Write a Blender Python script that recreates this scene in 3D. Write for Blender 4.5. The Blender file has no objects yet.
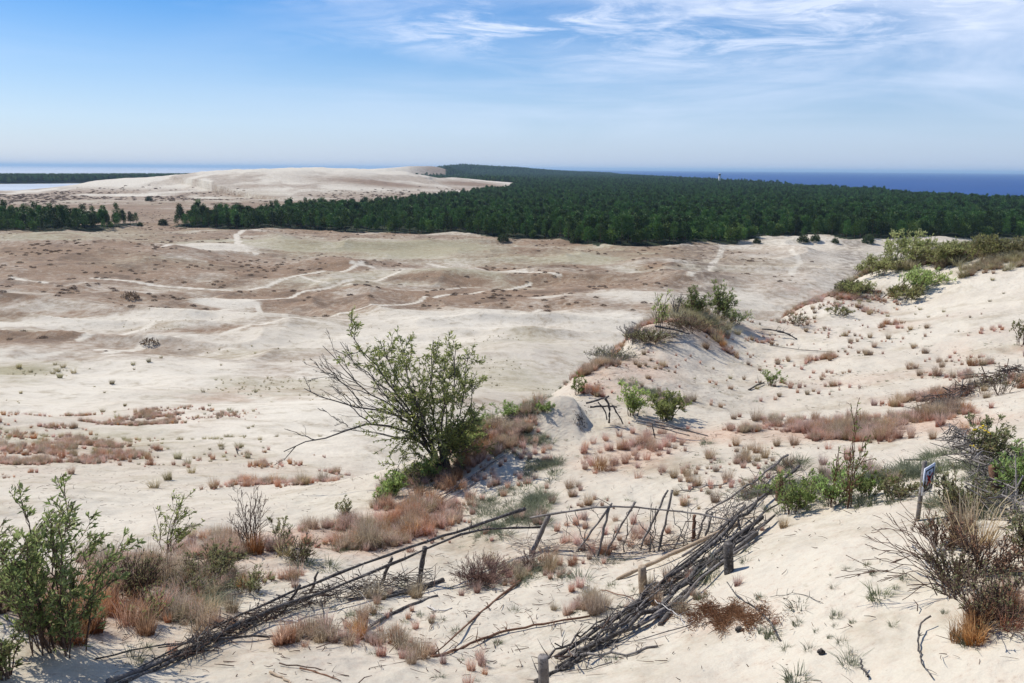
import bpy, math, random
import numpy as np
from mathutils import Matrix, Vector
random.seed(5); RNG = np.random.default_rng(5)
scene = bpy.context.scene
COL = scene.collection
R = math.radians

# ------------------------------------------------------------------ camera
CAMZ = 45.0
F = 796.0
PITCH = math.atan((341.5-168.8)/F)
ROLL = R(0.42)
cam_d = bpy.data.cameras.new('camera'); cam = bpy.data.objects.new('camera', cam_d); COL.objects.link(cam)
cam_d.sensor_width = 36; cam_d.lens = 36*F/1024; cam_d.clip_start = .1; cam_d.clip_end = 200000
M = Matrix.Rotation(math.pi/2-PITCH, 4, 'X') @ Matrix.Rotation(ROLL, 4, 'Z')
cam.matrix_world = Matrix.Translation((0, 0, CAMZ)) @ M
scene.camera = cam
MR = np.array(M.to_3x3())

def ray(px, py):
    return MR @ np.array([(px-512)/F, -(py-341.5)/F, -1.0])
def at(px, py, Y):
    d = ray(px, py); return np.array([d[0]/d[1]*Y, Y, CAMZ+d[2]/d[1]*Y])
def atr(px, py, r):
    d = ray(px, py); k = r/math.hypot(d[0], d[1]); return np.array([d[0]*k, d[1]*k, CAMZ+d[2]*k])
def hor_row(px): # row of the horizon at column px
    lo, hi = 100., 260.
    for _ in range(30):
        m = (lo+hi)/2
        if ray(px, m)[2] > 0: lo = m
        else: hi = m
    return lo
def az_of(px):
    d = ray(px, hor_row(px)); return math.atan2(d[0], d[1])

# ------------------------------------------------------------------ noise
def _hash(ix, iy, seed):
    h = (ix.astype(np.int64)*374761393 + iy.astype(np.int64)*668265263 + seed*1442695041) & 0xffffffff
    h = ((h ^ (h >> 13))*1274126177) & 0xffffffff
    return ((h ^ (h >> 16)) & 0xffff)/65535.0
def vnoise(x, y, seed=0):
    ix = np.floor(x); iy = np.floor(y); fx = x-ix; fy = y-iy
    fx = fx*fx*fx*(fx*(fx*6-15)+10); fy = fy*fy*fy*(fy*(fy*6-15)+10)
    a = _hash(ix, iy, seed); b = _hash(ix+1, iy, seed); c = _hash(ix, iy+1, seed); d = _hash(ix+1, iy+1, seed)
    return (a+(b-a)*fx + (c-a)*fy + (a-b-c+d)*fx*fy)*2-1
def fbm(x, y, lam, seed=0, octs=3, g=.5):
    s = 0; a = 1; t = 0
    for k in range(octs):
        c, sn = math.cos(.6*k+.3), math.sin(.6*k+.3)
        s = s + a*vnoise((x*c-y*sn)/lam, (x*sn+y*c)/lam, seed+k*17); t += a; a *= g; lam *= .5
    return s/t
def sstep(a, b, v):
    t = np.clip((v-a)/(b-a), 0, 1); return t*t*(3-2*t)

# ------------------------------------------------------------------ terrain control points
VIS = [(0,683,7.4),(100,640,8.6),(0,600,9.5),(100,570,11.5),(0,540,14),(200,620,9.3),(200,560,12.5),(100,520,17),(200,520,16),
(0,490,23),(100,480,27),(200,480,27),(0,440,42),(100,440,42),(200,440,42),(300,480,26),(300,440,42),(0,400,72),(150,400,72),(300,400,72),
(380,440,42),(400,400,70),(0,350,140),(200,350,140),(400,350,135),(520,350,125),(560,330,160),(0,300,213),(200,300,213),(400,300,213),
(600,300,212),(700,285,245),(0,265,300),(200,265,300),(400,265,300),(600,267,300),(750,268,300),(0,240,415),(200,240,415),(400,243,415),
(600,248,400),(800,250,385),
(300,683,7.0),(300,620,9.2),(300,560,12.2),(300,520,16),(400,600,10),(400,550,12.8),(400,510,16),(450,480,18.5),(480,440,20),(500,415,21.5),
(540,405,22.5),(500,683,6.9),(500,600,9.8),(500,540,13),(520,480,17),(560,440,19.5),(620,683,6.8),(640,600,9.5),(640,550,11.8),(620,500,14.8),
(640,470,17),(640,430,20.5),(600,395,23.5),(580,375,27),(620,340,33),(680,312,40),(650,323,37),(730,312,41),(740,340,36),
(700,370,29),(700,420,22),(760,560,9.6),(760,500,13.5),(760,450,18.5),(780,400,26),(800,350,35),(760,325,42),(800,303,48),(850,283,52),
(868,272,54),(900,266,56),(950,257,58),(1024,251,58),(1110,248,58),(900,300,46),(960,300,44),(1024,300,43),(850,330,39),(900,350,34),
(1024,350,32),(960,400,24),(1024,400,22),(860,420,22),(860,460,16.5),(940,450,16.5),(1024,450,14.5),(900,520,10.4),(850,560,8.9),
(800,620,7.6),(900,620,7.4),(1024,560,8.4),(1024,640,6.7),(900,683,6.3),(760,683,6.5),(1024,500,11),(1110,400,22),(1110,560,8.4),(-80,400,72),(-80,560,12)]
HID = [(470,30,12.5),(500,32,13.5),(540,33,14),(500,50,19),(560,50,20),(600,45,17.5),(650,50,17),(700,52,17),(750,54,17),(650,80,25),(750,80,24),
(560,75,25),(700,140,32),(800,60,14),(800,90,25),(850,66,15),(850,100,26),(900,75,15),(950,75,15),(1024,75,15),(900,120,28),(1000,120,28),
(1100,120,28),(850,200,35),(1000,200,35),(750,120,30),(950,320,38),(1100,320,38),(0,4,4.3),(512,4,4.1),(1024,4,4.0),
(0,700,40),(300,700,40),(600,700,40),(900,700,40),(0,1000,41),(500,1000,41),(1000,1000,41),(150,550,40),(450,550,40),(800,550,40)]
cp = []
for p in VIS:
    w = atr(*p); cp.append((math.atan2(w[0], w[1]), math.log(p[2]), w[2]))
for px, r, d in HID: cp.append((az_of(px), math.log(r), CAMZ-d))
cp = np.array(cp)
SA = 1.5; CC = .07
def _phi(u1, v1, u2, v2): return np.sqrt((u1-u2)**2+(v1-v2)**2+CC*CC)
U = cp[:, 0]*SA; V = cp[:, 1]; n = len(cp)
A = np.zeros((n+3, n+3))
A[:n, :n] = _phi(U[:, None], V[:, None], U[None], V[None]) - np.eye(n)*.004
A[:n, n] = 1; A[:n, n+1] = U; A[:n, n+2] = V; A[n:, :n] = A[:n, n:].T
Wt = np.linalg.solve(A, np.concatenate([cp[:, 2], [0, 0, 0]]))
def tps(az, lr):
    s = Wt[n]+Wt[n+1]*az*SA+Wt[n+2]*lr
    for k in range(n): s = s+Wt[k]*_phi(az*SA, lr, U[k], V[k])
    return s

def seg_dist(x, y, P):
    """distance to polyline and interpolated third value"""
    best = np.full(np.shape(x), 1e9); val = np.zeros(np.shape(x))
    for a, b in zip(P[:-1], P[1:]):
        dx, dy = b[0]-a[0], b[1]-a[1]; L = dx*dx+dy*dy+1e-9
        t = np.clip(((x-a[0])*dx+(y-a[1])*dy)/L, 0, 1)
        d = np.hypot(x-a[0]-t*dx, y-a[1]-t*dy)
        m = d < best; best = np.where(m, d, best); val = np.where(m, a[2]+t*(b[2]-a[2]), val)
    return best, val
def crest(L):
    out = []
    for px, off, r in L:
        a = az_of(px); out.append((r*math.sin(a), r*math.cos(a), CAMZ+off/F*r))
    return out
RIDGE = crest([(-90,-27,1250),(0,-26,1330),(60,-22,1400),(110,-16,1450),(160,-9.5,1500),(200,-5,1500),(260,-2.2,1500),(310,-.8,1600),(365,-1.2,1750),(400,-4.5,1800),(440,-9,1800),(480,-13,1750),(525,-17.5,1700)])
RIDGE2 = crest([(372,-1.5,3100),(392,0.2,3200),(410,1.8,3200),(432,2.0,3300),(452,-5,3500)])
HILL = crest([(425,-1,4600),(445,2.6,4600),(462,4.0,4600),(485,2.8,4700),(530,-1.0,5200),(600,-3,5600)])
SPIT = crest([(-400,-16,2500),(-100,-15,2500),(0,-14.5,2500),(80,-14.5,2550),(150,-13,2700),(260,-12,2900),(330,-12,3100)])
def far_h(x, y):
    z = 4.0+1.2*fbm(x, y, 180, 3)
    d, h = seg_dist(x, y, RIDGE)
    rr = np.hypot(x, y)
    dd = d*(1+.15*fbm(x, y, 150, 9)); w = 250.
    z = z + np.maximum(h-4, 0)*np.exp(-(dd/w)**2)*(1+.12*fbm(x, y, 80, 21, 5)+.05*fbm(x, y, 22, 23, 3))
    d, h = seg_dist(x, y, RIDGE2); z = np.maximum(z, (h)*np.exp(-(d/110)**2))
    d, h = seg_dist(x, y, HILL); z = np.maximum(z, (h-12)*np.exp(-(d/450)**2))
    d, h = seg_dist(x, y, SPIT)
    # lagoon
    lag = sstep(-640, -760, x+.28*(y-1100)*(y > 1100)+.5*(1150-y)*(y < 1150)+25*fbm(x, y, 200, 5))*sstep(1000, 1150, y)*sstep(1480, 1580, rr)
    lag = np.maximum(lag, sstep(2850, 3000, np.where(x < -500, rr, 0)))
    z = z*(1-lag)-3*lag
    z = np.where(d < 220, np.maximum(z, 3+3*np.exp(-(d/120)**2)-8*sstep(120, 220, d)), z)
    sea = sstep(672, 700, x+8*fbm(x, y, 300, 8)); z = z*(1-sea)-4*sea
    return z

def splat_h(az, lr, px, py, r_m, dh, cache={}):
    c = cache.get((px, py))
    if c is None: return 0
    x = np.exp(lr)*np.sin(az)-c[0]; y = np.exp(lr)*np.cos(az)-c[1]
    return dh*np.exp(-(x*x+y*y)/(r_m*r_m))

AZM = R(43)
NA = 940
az_f = np.linspace(-AZM, AZM, NA)
def rrow(a, b, k): return list(np.exp(np.arange(math.log(a), math.log(b), k)))
rr = rrow(2.5, 5, .05)+rrow(5, 62, .0042)+rrow(62, 700, .0058)+rrow(700, 3400, .008)+rrow(3400, 60000, .06)+[60000.]
rr = np.array(rr); lr_rows = np.log(rr); NR = len(rr)
def height(az, lr, x, y):
    r = np.exp(lr)
    near = tps(az, np.clip(lr, math.log(5.9), math.log(1000)))
    wx = x+14*fbm(x, y, 70, 35, 2); wy = y*1.5+14*fbm(x, y, 70, 36, 2)
    rg = 1-np.abs(vnoise(wx/75, wy/75, 37)); rg2 = 1-np.abs(vnoise(wx/31+5, wy/31, 38))
    near = near + sstep(60, 150, r)*sstep(1500, 350, r)*(1.4*fbm(x, y*1.6, 55, 31, 4) + 2.7*(rg**3-.3)*sstep(120, 200, r) + 1.3*(rg2**3-.3))
    near = near + .9*fbm(x, y*1.5, 13, 41, 2)*sstep(22, 60, r)*sstep(500, 150, r)
    nf = sstep(90, 30, r)
    near = near + nf*(.17*fbm(x, y, 4.5, 51, 2)+.085*fbm(x, y, 1.3, 61, 3)*sstep(70, 30, r)) + .024*fbm(x, y, .33, 71, 2)*sstep(24, 12, r)
    # wandering eroded scarplets on the slopes
    return near
def full_h(az, lr, x, y):
    r = np.exp(lr)
    t = sstep(520, 900, r)
    f = far_h(x, y)
    return height(az, lr, x, y)*(1-t)+f*t
AZ, LR = np.meshgrid(az_f, lr_rows, indexing='ij')
X = np.exp(LR)*np.sin(AZ); Y = np.exp(LR)*np.cos(AZ)
HG = full_h(AZ, LR, X, Y)
# local mounds: (px, py, distance, radius m, height m)
for px, py, r, rad, dh in [(556,416,21,1.2,.12),(636,400,24,.8,.1),(330,262,305,14,3.5),(350,266,290,10,2.5),(460,276,265,12,2.4),(415,276,262,10,1.8),
        (560,272,270,18,2.2),(660,264,300,12,1.8),(95,246,380,16,2.2),(60,250,340,24,2.0),(180,258,320,20,1.6),(30,300,215,16,1.8),(130,296,220,8,1.5),(780,330,40,1.6,.3),(150,342,150,5,1.0),(200,270,285,22,1.6)]:
    c = atr(px, py, r); HG += dh*np.exp(-((X-c[0])**2+(Y-c[1])**2)/rad**2)
c = atr(580, 420, 21.0); dxm = X-c[0]; dym = Y-c[1]
HG += .48*np.exp(-((dxm+.45)**2/1.1+(dym-.1)**2/.9))*sstep(.22, -.12, dxm+.22*fbm(Y, X, .8, 5, 2)) - .12*np.exp(-((dxm-.35)**2/.2+dym**2/.5))

def gz_polar(az, r):
    i = np.clip((az+AZM)/(2*AZM)*(NA-1), 0, NA-1.001)
    j = np.clip(np.interp(np.log(np.maximum(r, 2.5)), lr_rows, np.arange(NR)), 0, NR-1.001)
    i0 = np.floor(i).astype(int); j0 = np.floor(j).astype(int); a = i-i0; b = j-j0
    return HG[i0, j0]*(1-a)*(1-b)+HG[i0+1, j0]*a*(1-b)+HG[i0, j0+1]*(1-a)*b+HG[i0+1, j0+1]*a*b
def gz(x, y):
    return gz_polar(np.arctan2(x, y), np.hypot(x, y))
TS = np.exp(np.linspace(math.log(3), math.log(4000), 2400))
def G(px, py):
    d = ray(px, py); h = math.hypot(d[0], d[1]); a = math.atan2(d[0], d[1])
    zr = CAMZ+d[2]/h*TS
    g = gz_polar(np.full(TS.shape, a), TS); k = np.argmax(zr < g)
    if zr[k] >= g[k]: k = len(TS)-1
    if k > 0:
        f0 = zr[k-1]-g[k-1]; f1 = zr[k]-g[k]; t = f0/(f0-f1+1e-12); r = TS[k-1]+(TS[k]-TS[k-1])*t
    else: r = TS[0]
    x, y = r*math.sin(a), r*math.cos(a)
    return np.array([x, y, float(gz(x, y))])

# ------------------------------------------------------------------ ground masks
def ell(px, py, rx, ry, rot=0):
    c = G(px, py); a0 = math.atan2(c[0], c[1]); r0 = math.log(math.hypot(c[0], c[1]))
    u = G(px, py+ry); v = G(px, max(py-ry, hor_row(px)+8))
    er = max(abs(math.log(math.hypot(u[0], u[1]))-r0), min(abs(math.log(math.hypot(v[0], v[1]))-r0), .5), .01)
    ea = rx/F
    return np.exp(-(((AZ-a0)/ea)**2+((LR-r0)/er)**2))
def addm(Mk, L):
    for px, py, rx, ry, w in L: Mk = np.maximum(Mk, w*ell(px, py, rx, ry)*1.25)
    return Mk
def line(pts, wid):
    P = [(*G(*p)[:2], 0) for p in pts]
    xs = [p[0] for p in P]; ys = [p[1] for p in P]
    box = (X > min(xs)-30) & (X < max(xs)+30) & (Y > min(ys)-30) & (Y < max(ys)+30)
    out = np.zeros(X.shape)
    wob = 1.2*fbm(X[box], Y[box], 14, 91, 2)*min(1, wid/2)
    d, _ = seg_dist(X[box]+wob, Y[box]+wob, P)
    out[box] = np.exp(-(d/wid)**2*1.2)
    return out
RD = np.exp(LR)
n1 = fbm(X, Y*1.5, 38, 101, 4); n2 = fbm(X, Y, 9, 111, 3); n3 = fbm(X, Y, 2.2, 121, 3); n4 = fbm(X, Y*2, 90, 131, 3)
plain = sstep(140, 210, RD)*sstep(1300, 900, RD)
m_red = plain*sstep(-.55, .15, n1+.3*n2)*.85*sstep(.5, .02, AZ-.05)
m_grn = plain*sstep(-.35, .3, n4+.2*n2)*.85*sstep(180, 260, RD)*sstep(.45, .15, AZ)
m_red = addm(m_red, [(60,250,90,10,.8),(30,275,80,9,.75),(110,300,110,6,.5),(335,263,45,6,1),(170,264,60,6,.7),(0,300,60,8,.7),(400,292,70,5,.7),
    (460,282,40,6,.9),(560,273,50,5,.7),(300,300,60,5,.8),(20,340,100,6,.9),(120,352,90,5,.5),(215,330,60,4,.7),(658,264,22,4,.9),(200,285,60,5,.7),(420,276,40,5,.9),(540,265,30,4,.6),(95,246,70,5,.8),(730,262,30,4,.5)])
m_grn = addm(m_grn, [(420,248,130,9,1),(300,241,50,6,.8),(560,258,80,7,.7),(60,234,90,4,.8),(150,236,60,4,.7),(20,371,60,5,.9),(75,368,40,3,.7),(250,352,80,4,.4),(330,330,60,4,.3),(520,330,40,5,.6),(480,340,60,5,.5),(560,405,30,5,.0)])
vall = sstep(28, 45, RD)*sstep(260, 160, RD)*sstep(.15, 0, AZ); m_grn = np.maximum(m_grn, vall*.5*sstep(-.1, .5, n1+.3*n2)); m_red = np.maximum(m_red, vall*.34*sstep(.0, .5, fbm(X, Y, 22, 191, 3)))
m_bare = np.zeros(X.shape)
m_bare = addm(m_bare, [(150,319,110,4,.75),(50,323,80,4,.8),(225,302,30,3,.7),(650,296,100,9,.4),(610,320,60,10,.6),(60,397,70,9,1),(130,385,60,6,1),(200,366,40,4,.9),(30,408,50,6,1),(400,440,70,12,.9),(330,450,60,12,.9),(230,425,50,8,.8),
    (160,375,70,6,.8),(300,420,120,22,.8),(730,300,60,8,.4),(800,245,35,3,.4),(210,248,50,2.5,.5),(450,318,90,8,.8),(380,340,120,8,.8)])
for pts, w in [([(240,232),(236,240),(245,247),(257,253)],2.6),([(240,232),(262,229)],3),([(352,262),(372,267)],2),([(365,262),(345,271),(280,280),(250,290)],1.8),([(402,271),(350,280),(300,293),(240,305),(150,325),(80,340)],1.6),
        ([(215,298),(255,303),(290,317),(330,324),(380,330)],1.3),([(530,284),(440,296),(350,312),(280,320),(190,335),(100,350)],1.5),([(430,264),(512,271),(560,275)],1.8),([(15,278),(45,282)],2),([(95,278),(140,282),(165,286),(230,290)],1.8),
        ([(722,246),(719,256),(710,266),(690,275)],2.2),([(165,246),(210,249)],2.6),([(0,360),(60,352),(150,335)],1.4),([(300,276),(330,284),(400,290),(480,287)],1.0),([(540,310),(470,325),(400,338)],1.2),([(790,250),(800,262),(790,275)],2)]:
    m_bare = np.maximum(m_bare, line(pts, w*.62)*.85)
m_red *= 1-.85*np.clip(addm(np.zeros(X.shape), [(420,248,120,9,1),(300,241,45,6,.8),(560,256,70,7,.8),(60,234,80,4,.8),(520,262,50,5,.6)])*sstep(-.7, .1, n2), 0, 1)
m_red *= 1-sstep(.12, .5, m_bare+.10*n2); m_grn *= 1-sstep(.12, .5, m_bare+.10*n2)
# far dune mottling
dz = sstep(900, 1150, RD)
nf = fbm(X, Y, 70, 141, 4)
low = sstep(16, 6, HG)
m_red = np.maximum(m_red, dz*low*sstep(-.5, .0, nf)*.75); m_red = np.maximum(m_red, dz*sstep(.0, .3, fbm(X, Y*.6, 45, 151, 4))*sstep(40, 28, HG+8*nf)*.5*sstep(R(-29), R(-20), AZ)); m_red = np.maximum(m_red, plain*sstep(520, 620, RD)*.8*sstep(-.5, .1, nf))
m_red = np.maximum(m_red, addm(np.zeros(X.shape), [(380,183,70,3,.8),(470,184,40,3,.9),(440,176,30,2,.6),(250,186,30,2.5,.5)])*dz)
m_bare = np.maximum(m_bare, dz*(1-m_red)); hz_ = plain*sstep(.1, .45, -fbm(X, Y*1.5, 31, 38, 2)); m_red = np.clip(m_red*(1+.25*hz_), 0, 1)
# near slopes: pinkish litter (tuft bases) and root-brown earth
m_pink = addm(np.zeros(X.shape), [(640,455,50,14,.9),(700,437,90,9,.9),(840,430,110,10,.9),(930,425,90,9,.8),(600,470,50,12,.6),(540,470,50,18,.4),(430,500,50,16,1.0),(405,520,40,14,1.0),(465,478,30,14,.9),(320,535,90,14,.9),(180,560,60,12,.8),
    (870,385,70,8,.5),(950,390,60,12,.7),(1000,350,40,14,.6),(900,330,60,10,.35),(640,340,40,14,.7),(690,325,60,10,.8),(600,370,30,10,.6),(780,340,40,10,.5),(760,330,50,7,.6),(830,300,50,10,.3),(720,355,50,10,.4),
    (40,450,90,14,.40),(120,420,90,12,.35),(230,395,60,9,.42),(640,550,60,14,.6),(480,560,60,16,.7),(300,630,120,14,.35),(200,575,90,16,.7),(90,610,90,28,.7),(30,655,50,20,.8),(980,600,60,30,.6),(960,510,60,20,.6),(800,500,70,12,.4),(730,620,45,10,.5),(560,400,30,6,.5),
    (640,215,20,2,0),(270,480,80,10,.3),(560,540,60,12,.5),(820,294,40,4,.6)])
strip_ = np.maximum(line([(375,545),(400,515),(440,480),(485,445),(520,420)], .9), line([(150,585),(210,560),(300,545),(370,535)], .8))
m_pink *= sstep(-.45, .35, n3+.3*n2)
m_pink = np.maximum(m_pink, strip_*sstep(-.7, .1, n3))
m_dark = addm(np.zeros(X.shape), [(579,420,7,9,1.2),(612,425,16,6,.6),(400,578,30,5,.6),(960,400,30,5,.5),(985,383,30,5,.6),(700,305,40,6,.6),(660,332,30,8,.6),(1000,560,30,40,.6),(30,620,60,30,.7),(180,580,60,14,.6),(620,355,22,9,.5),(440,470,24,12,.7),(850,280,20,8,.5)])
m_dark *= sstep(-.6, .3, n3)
# ------------------------------------------------------------------ forest layout (azimuth -> near and far distance)
near_e = [(px, math.hypot(*G(px, py)[:2])) for px, py in [(165,227.5),(200,228),(250,229),(320,231),(400,233),(500,237),(540,239),(600,244),(650,245),(740,244),(760,238),(800,235),(860,239),(1100,239)]]
NE = np.array([(az_of(p), r) for p, r in near_e])
grove = [(px, math.hypot(*G(px, py)[:2])) for px, py in [(-140,231),(0,231),(60,231),(100,229),(132,224)]]
GE = np.array([(az_of(p), r) for p, r in grove])
FE = np.array([(az_of(p), r) for p, r in [(165,600),(200,640),(250,680),(330,760),(400,880),(470,1120),(505,1400),(530,1900),(545,7000),(600,7500),(1100,9000)]])
F2 = np.array([(az_of(p), r) for p, r in [(388,3500),(400,2400),(440,2150),(480,1980),(520,1850),(1100,1500)]])
def in_forest(x, y):
    a = np.arctan2(x, y); r = np.hypot(x, y)
    wob = 9*fbm(x, y, 40, 201, 2)
    ne = np.interp(a, NE[:, 0], NE[:, 1])+wob; fe = np.interp(a, FE[:, 0], FE[:, 1])
    m = (a > NE[0, 0]) & (r > ne) & (r < fe+wob) & (x < 655)
    ge = np.interp(a, GE[:, 0], GE[:, 1])+wob*.5
    m |= (a < GE[-1, 0]) & (r > ge) & (r < ge+75*sstep(0, .08, GE[-1, 0]-a)+15)
    f2 = np.interp(a, F2[:, 0], F2[:, 1]); m |= (a > F2[0, 0]) & (r > f2+wob*4) & (r < 7500) & (x < 655)
    m &= ~((seg_dist(x, y, RIDGE2)[0] < 125) & (a < az_of(446)))
    return m
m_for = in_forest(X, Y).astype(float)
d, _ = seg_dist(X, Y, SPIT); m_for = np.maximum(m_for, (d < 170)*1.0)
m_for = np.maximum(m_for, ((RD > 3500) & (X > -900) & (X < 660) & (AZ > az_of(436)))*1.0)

# ------------------------------------------------------------------ helpers: meshes and tagging
def tag(o, label=None, cat=None, group=None, kind=None):
    if label: o['label'] = label
    if cat: o['category'] = cat
    if group: o['group'] = group
    if kind: o['kind'] = kind
    return o
def mesh_from(name, V, Q=None, T=None):
    me = bpy.data.meshes.new(name)
    V = np.asarray(V, dtype=np.float32).reshape(-1, 3)
    me.vertices.add(len(V)); me.vertices.foreach_set('co', V.ravel())
    Q = np.zeros((0, 4), int) if Q is None or len(Q) == 0 else np.asarray(Q); T = np.zeros((0, 3), int) if T is None or len(T) == 0 else np.asarray(T)
    idx = np.concatenate([Q.ravel(), T.ravel()]).astype(np.int32)
    st = np.concatenate([np.arange(len(Q))*4, len(Q)*4+np.arange(len(T))*3]).astype(np.int32)
    me.loops.add(len(idx)); me.loops.foreach_set('vertex_index', idx)
    me.polygons.add(len(st)); me.polygons.foreach_set('loop_start', st)
    me.update(calc_edges=True)
    return me
class MB:
    def __init__(s): s.V = []; s.Q = []; s.T = []; s.n = 0
    def add(s, V, Q=None, T=None):
        V = np.asarray(V, float).reshape(-1, 3)
        if Q is not None and len(Q): s.Q.append(np.asarray(Q)+s.n)
        if T is not None and len(T): s.T.append(np.asarray(T)+s.n)
        s.V.append(V); s.n += len(V)
    def tube(s, P, rad, k=6, rough=0, cap=True):
        P = np.asarray(P, float); m = len(P); rad = np.broadcast_to(np.asarray(rad, float), (m,))
        Tn = np.gradient(P, axis=0); Tn /= np.linalg.norm(Tn, axis=1)[:, None]+1e-9
        up = np.array([0, 0, 1.]) if abs(Tn[0][2]) < .9 else np.array([1., 0, 0])
        A1 = np.cross(Tn, up); A1 /= np.linalg.norm(A1, axis=1)[:, None]+1e-9; B1 = np.cross(Tn, A1)
        th = np.arange(k)*2*math.pi/k
        rr_ = rad[:, None]*(1+(RNG.normal(0, rough, (m, k)) if rough else 0))
        V = P[:, None]+rr_[..., None]*(A1[:, None]*np.cos(th)[None, :, None]+B1[:, None]*np.sin(th)[None, :, None])
        i = np.arange(m-1)[:, None]*k; j = np.arange(k)[None]; j2 = (j+1) % k
        Q = np.stack([i+j, i+j2, i+k+j2, i+k+j], -1).reshape(-1, 4)
        V = V.reshape(-1, 3); T = None
        if cap:
            V = np.concatenate([V, P[:1], P[-1:]]); c0 = m*k
            jj = np.arange(k); T = np.concatenate([np.stack([(jj+1) % k, jj, np.full(k, c0)], 1), np.stack([(m-1)*k+jj, (m-1)*k+(jj+1) % k, np.full(k, c0+1)], 1)])
        s.add(V, Q, T)
    def leaves(s, P, D, L, W):
        P = np.asarray(P, float); m = len(P)
        if m == 0: return
        D = D/(np.linalg.norm(D, axis=1)[:, None]+1e-9)
        S = np.cross(D, RNG.normal(size=(m, 3))); S /= np.linalg.norm(S, axis=1)[:, None]+1e-9
        L = np.broadcast_to(L, (m,))[:, None]; W = np.broadcast_to(W, (m,))[:, None]
        Nn = np.cross(D, S)
        V = np.stack([P, P+D*L*.45+S*W*.5+Nn*W*.15, P+D*L-Nn*W*.2, P+D*L*.45-S*W*.5+Nn*W*.15], 1).reshape(-1, 3)
        s.add(V, np.arange(m*4).reshape(-1, 4))
    def box(s, c, h, rot=None):
        c = np.asarray(c, float); h = np.asarray(h, float)
        sg = np.array([[-1,-1,-1],[1,-1,-1],[1,1,-1],[-1,1,-1],[-1,-1,1],[1,-1,1],[1,1,1],[-1,1,1]])*h
        if rot is not None: sg = sg @ np.asarray(rot).T
        s.add(sg+c, [[0,3,2,1],[4,5,6,7],[0,1,5,4],[1,2,6,5],[2,3,7,6],[3,0,4,7]])
    def mesh(s, name):
        V = np.concatenate(s.V); Q = np.concatenate(s.Q) if s.Q else None; T = np.concatenate(s.T) if s.T else None
        return mesh_from(name, V, Q, T)
    def build(s, name, mat, parent=None, origin=None, smooth=False):
        o = np.zeros(3)
        if origin is not None: o = np.asarray(origin, float)
        elif parent is not None: o = np.array(parent.location)
        s.V = [v-o for v in s.V]
        me = s.mesh(name); me.materials.append(mat)
        if smooth: me.polygons.foreach_set('use_smooth', [True]*len(me.polygons))
        ob = bpy.data.objects.new(name, me); COL.objects.link(ob)
        if parent is not None: ob.parent = parent
        else: ob.location = o
        return ob
def empty(name, loc):
    o = bpy.data.objects.new(name, None); COL.objects.link(o); o.location = tuple(loc); o.empty_display_size = .2; return o

# ------------------------------------------------------------------ materials
class NT:
    def __init__(s, name):
        s.m = bpy.data.materials.new(name); s.m.use_nodes = True; s.t = s.m.node_tree; s.b = s.t.nodes['Principled BSDF']
        s.b.inputs['Roughness'].default_value = .85; s.b.inputs['Specular IOR Level'].default_value = .2
    def n(s, typ, **k):
        nd = s.t.nodes.new(typ)
        for a, v in k.items():
            if a.startswith('i_'): nd.inputs[a[2:].replace('_', ' ')].default_value = v
            else: setattr(nd, a, v)
        return nd
    def l(s, a, b): s.t.links.new(a, b)
    def noise(s, vec, scale, det=4, rough=.6):
        nd = s.n('ShaderNodeTexNoise', i_Scale=scale, i_Detail=det, i_Roughness=rough); s.l(vec, nd.inputs['Vector']); return nd.outputs['Fac']
    def mapr(s, v, a, b, c=0, d=1):
        nd = s.n('ShaderNodeMapRange'); s.l(v, nd.inputs[0])
        for i, q in enumerate((a, b, c, d)): nd.inputs[i+1].default_value = q
        return nd.outputs[0]
    def mix(s, f, a, b, typ='MIX'):
        nd = s.n('ShaderNodeMix', data_type='RGBA', blend_type=typ)
        for i, q in ((0, f), (6, a), (7, b)):
            if hasattr(q, 'links'): s.l(q, nd.inputs[i])
            elif i == 0: nd.inputs[0].default_value = q
            else: nd.inputs[i].default_value = (*q, 1)
        return nd.outputs[2]
    def math(s, op, a, b=0):
        nd = s.n('ShaderNodeMath', operation=op)
        for i, q in enumerate((a, b)):
            if hasattr(q, 'links'): s.l(q, nd.inputs[i])
            else: nd.inputs[i].default_value = q
        return nd.outputs[0]

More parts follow.
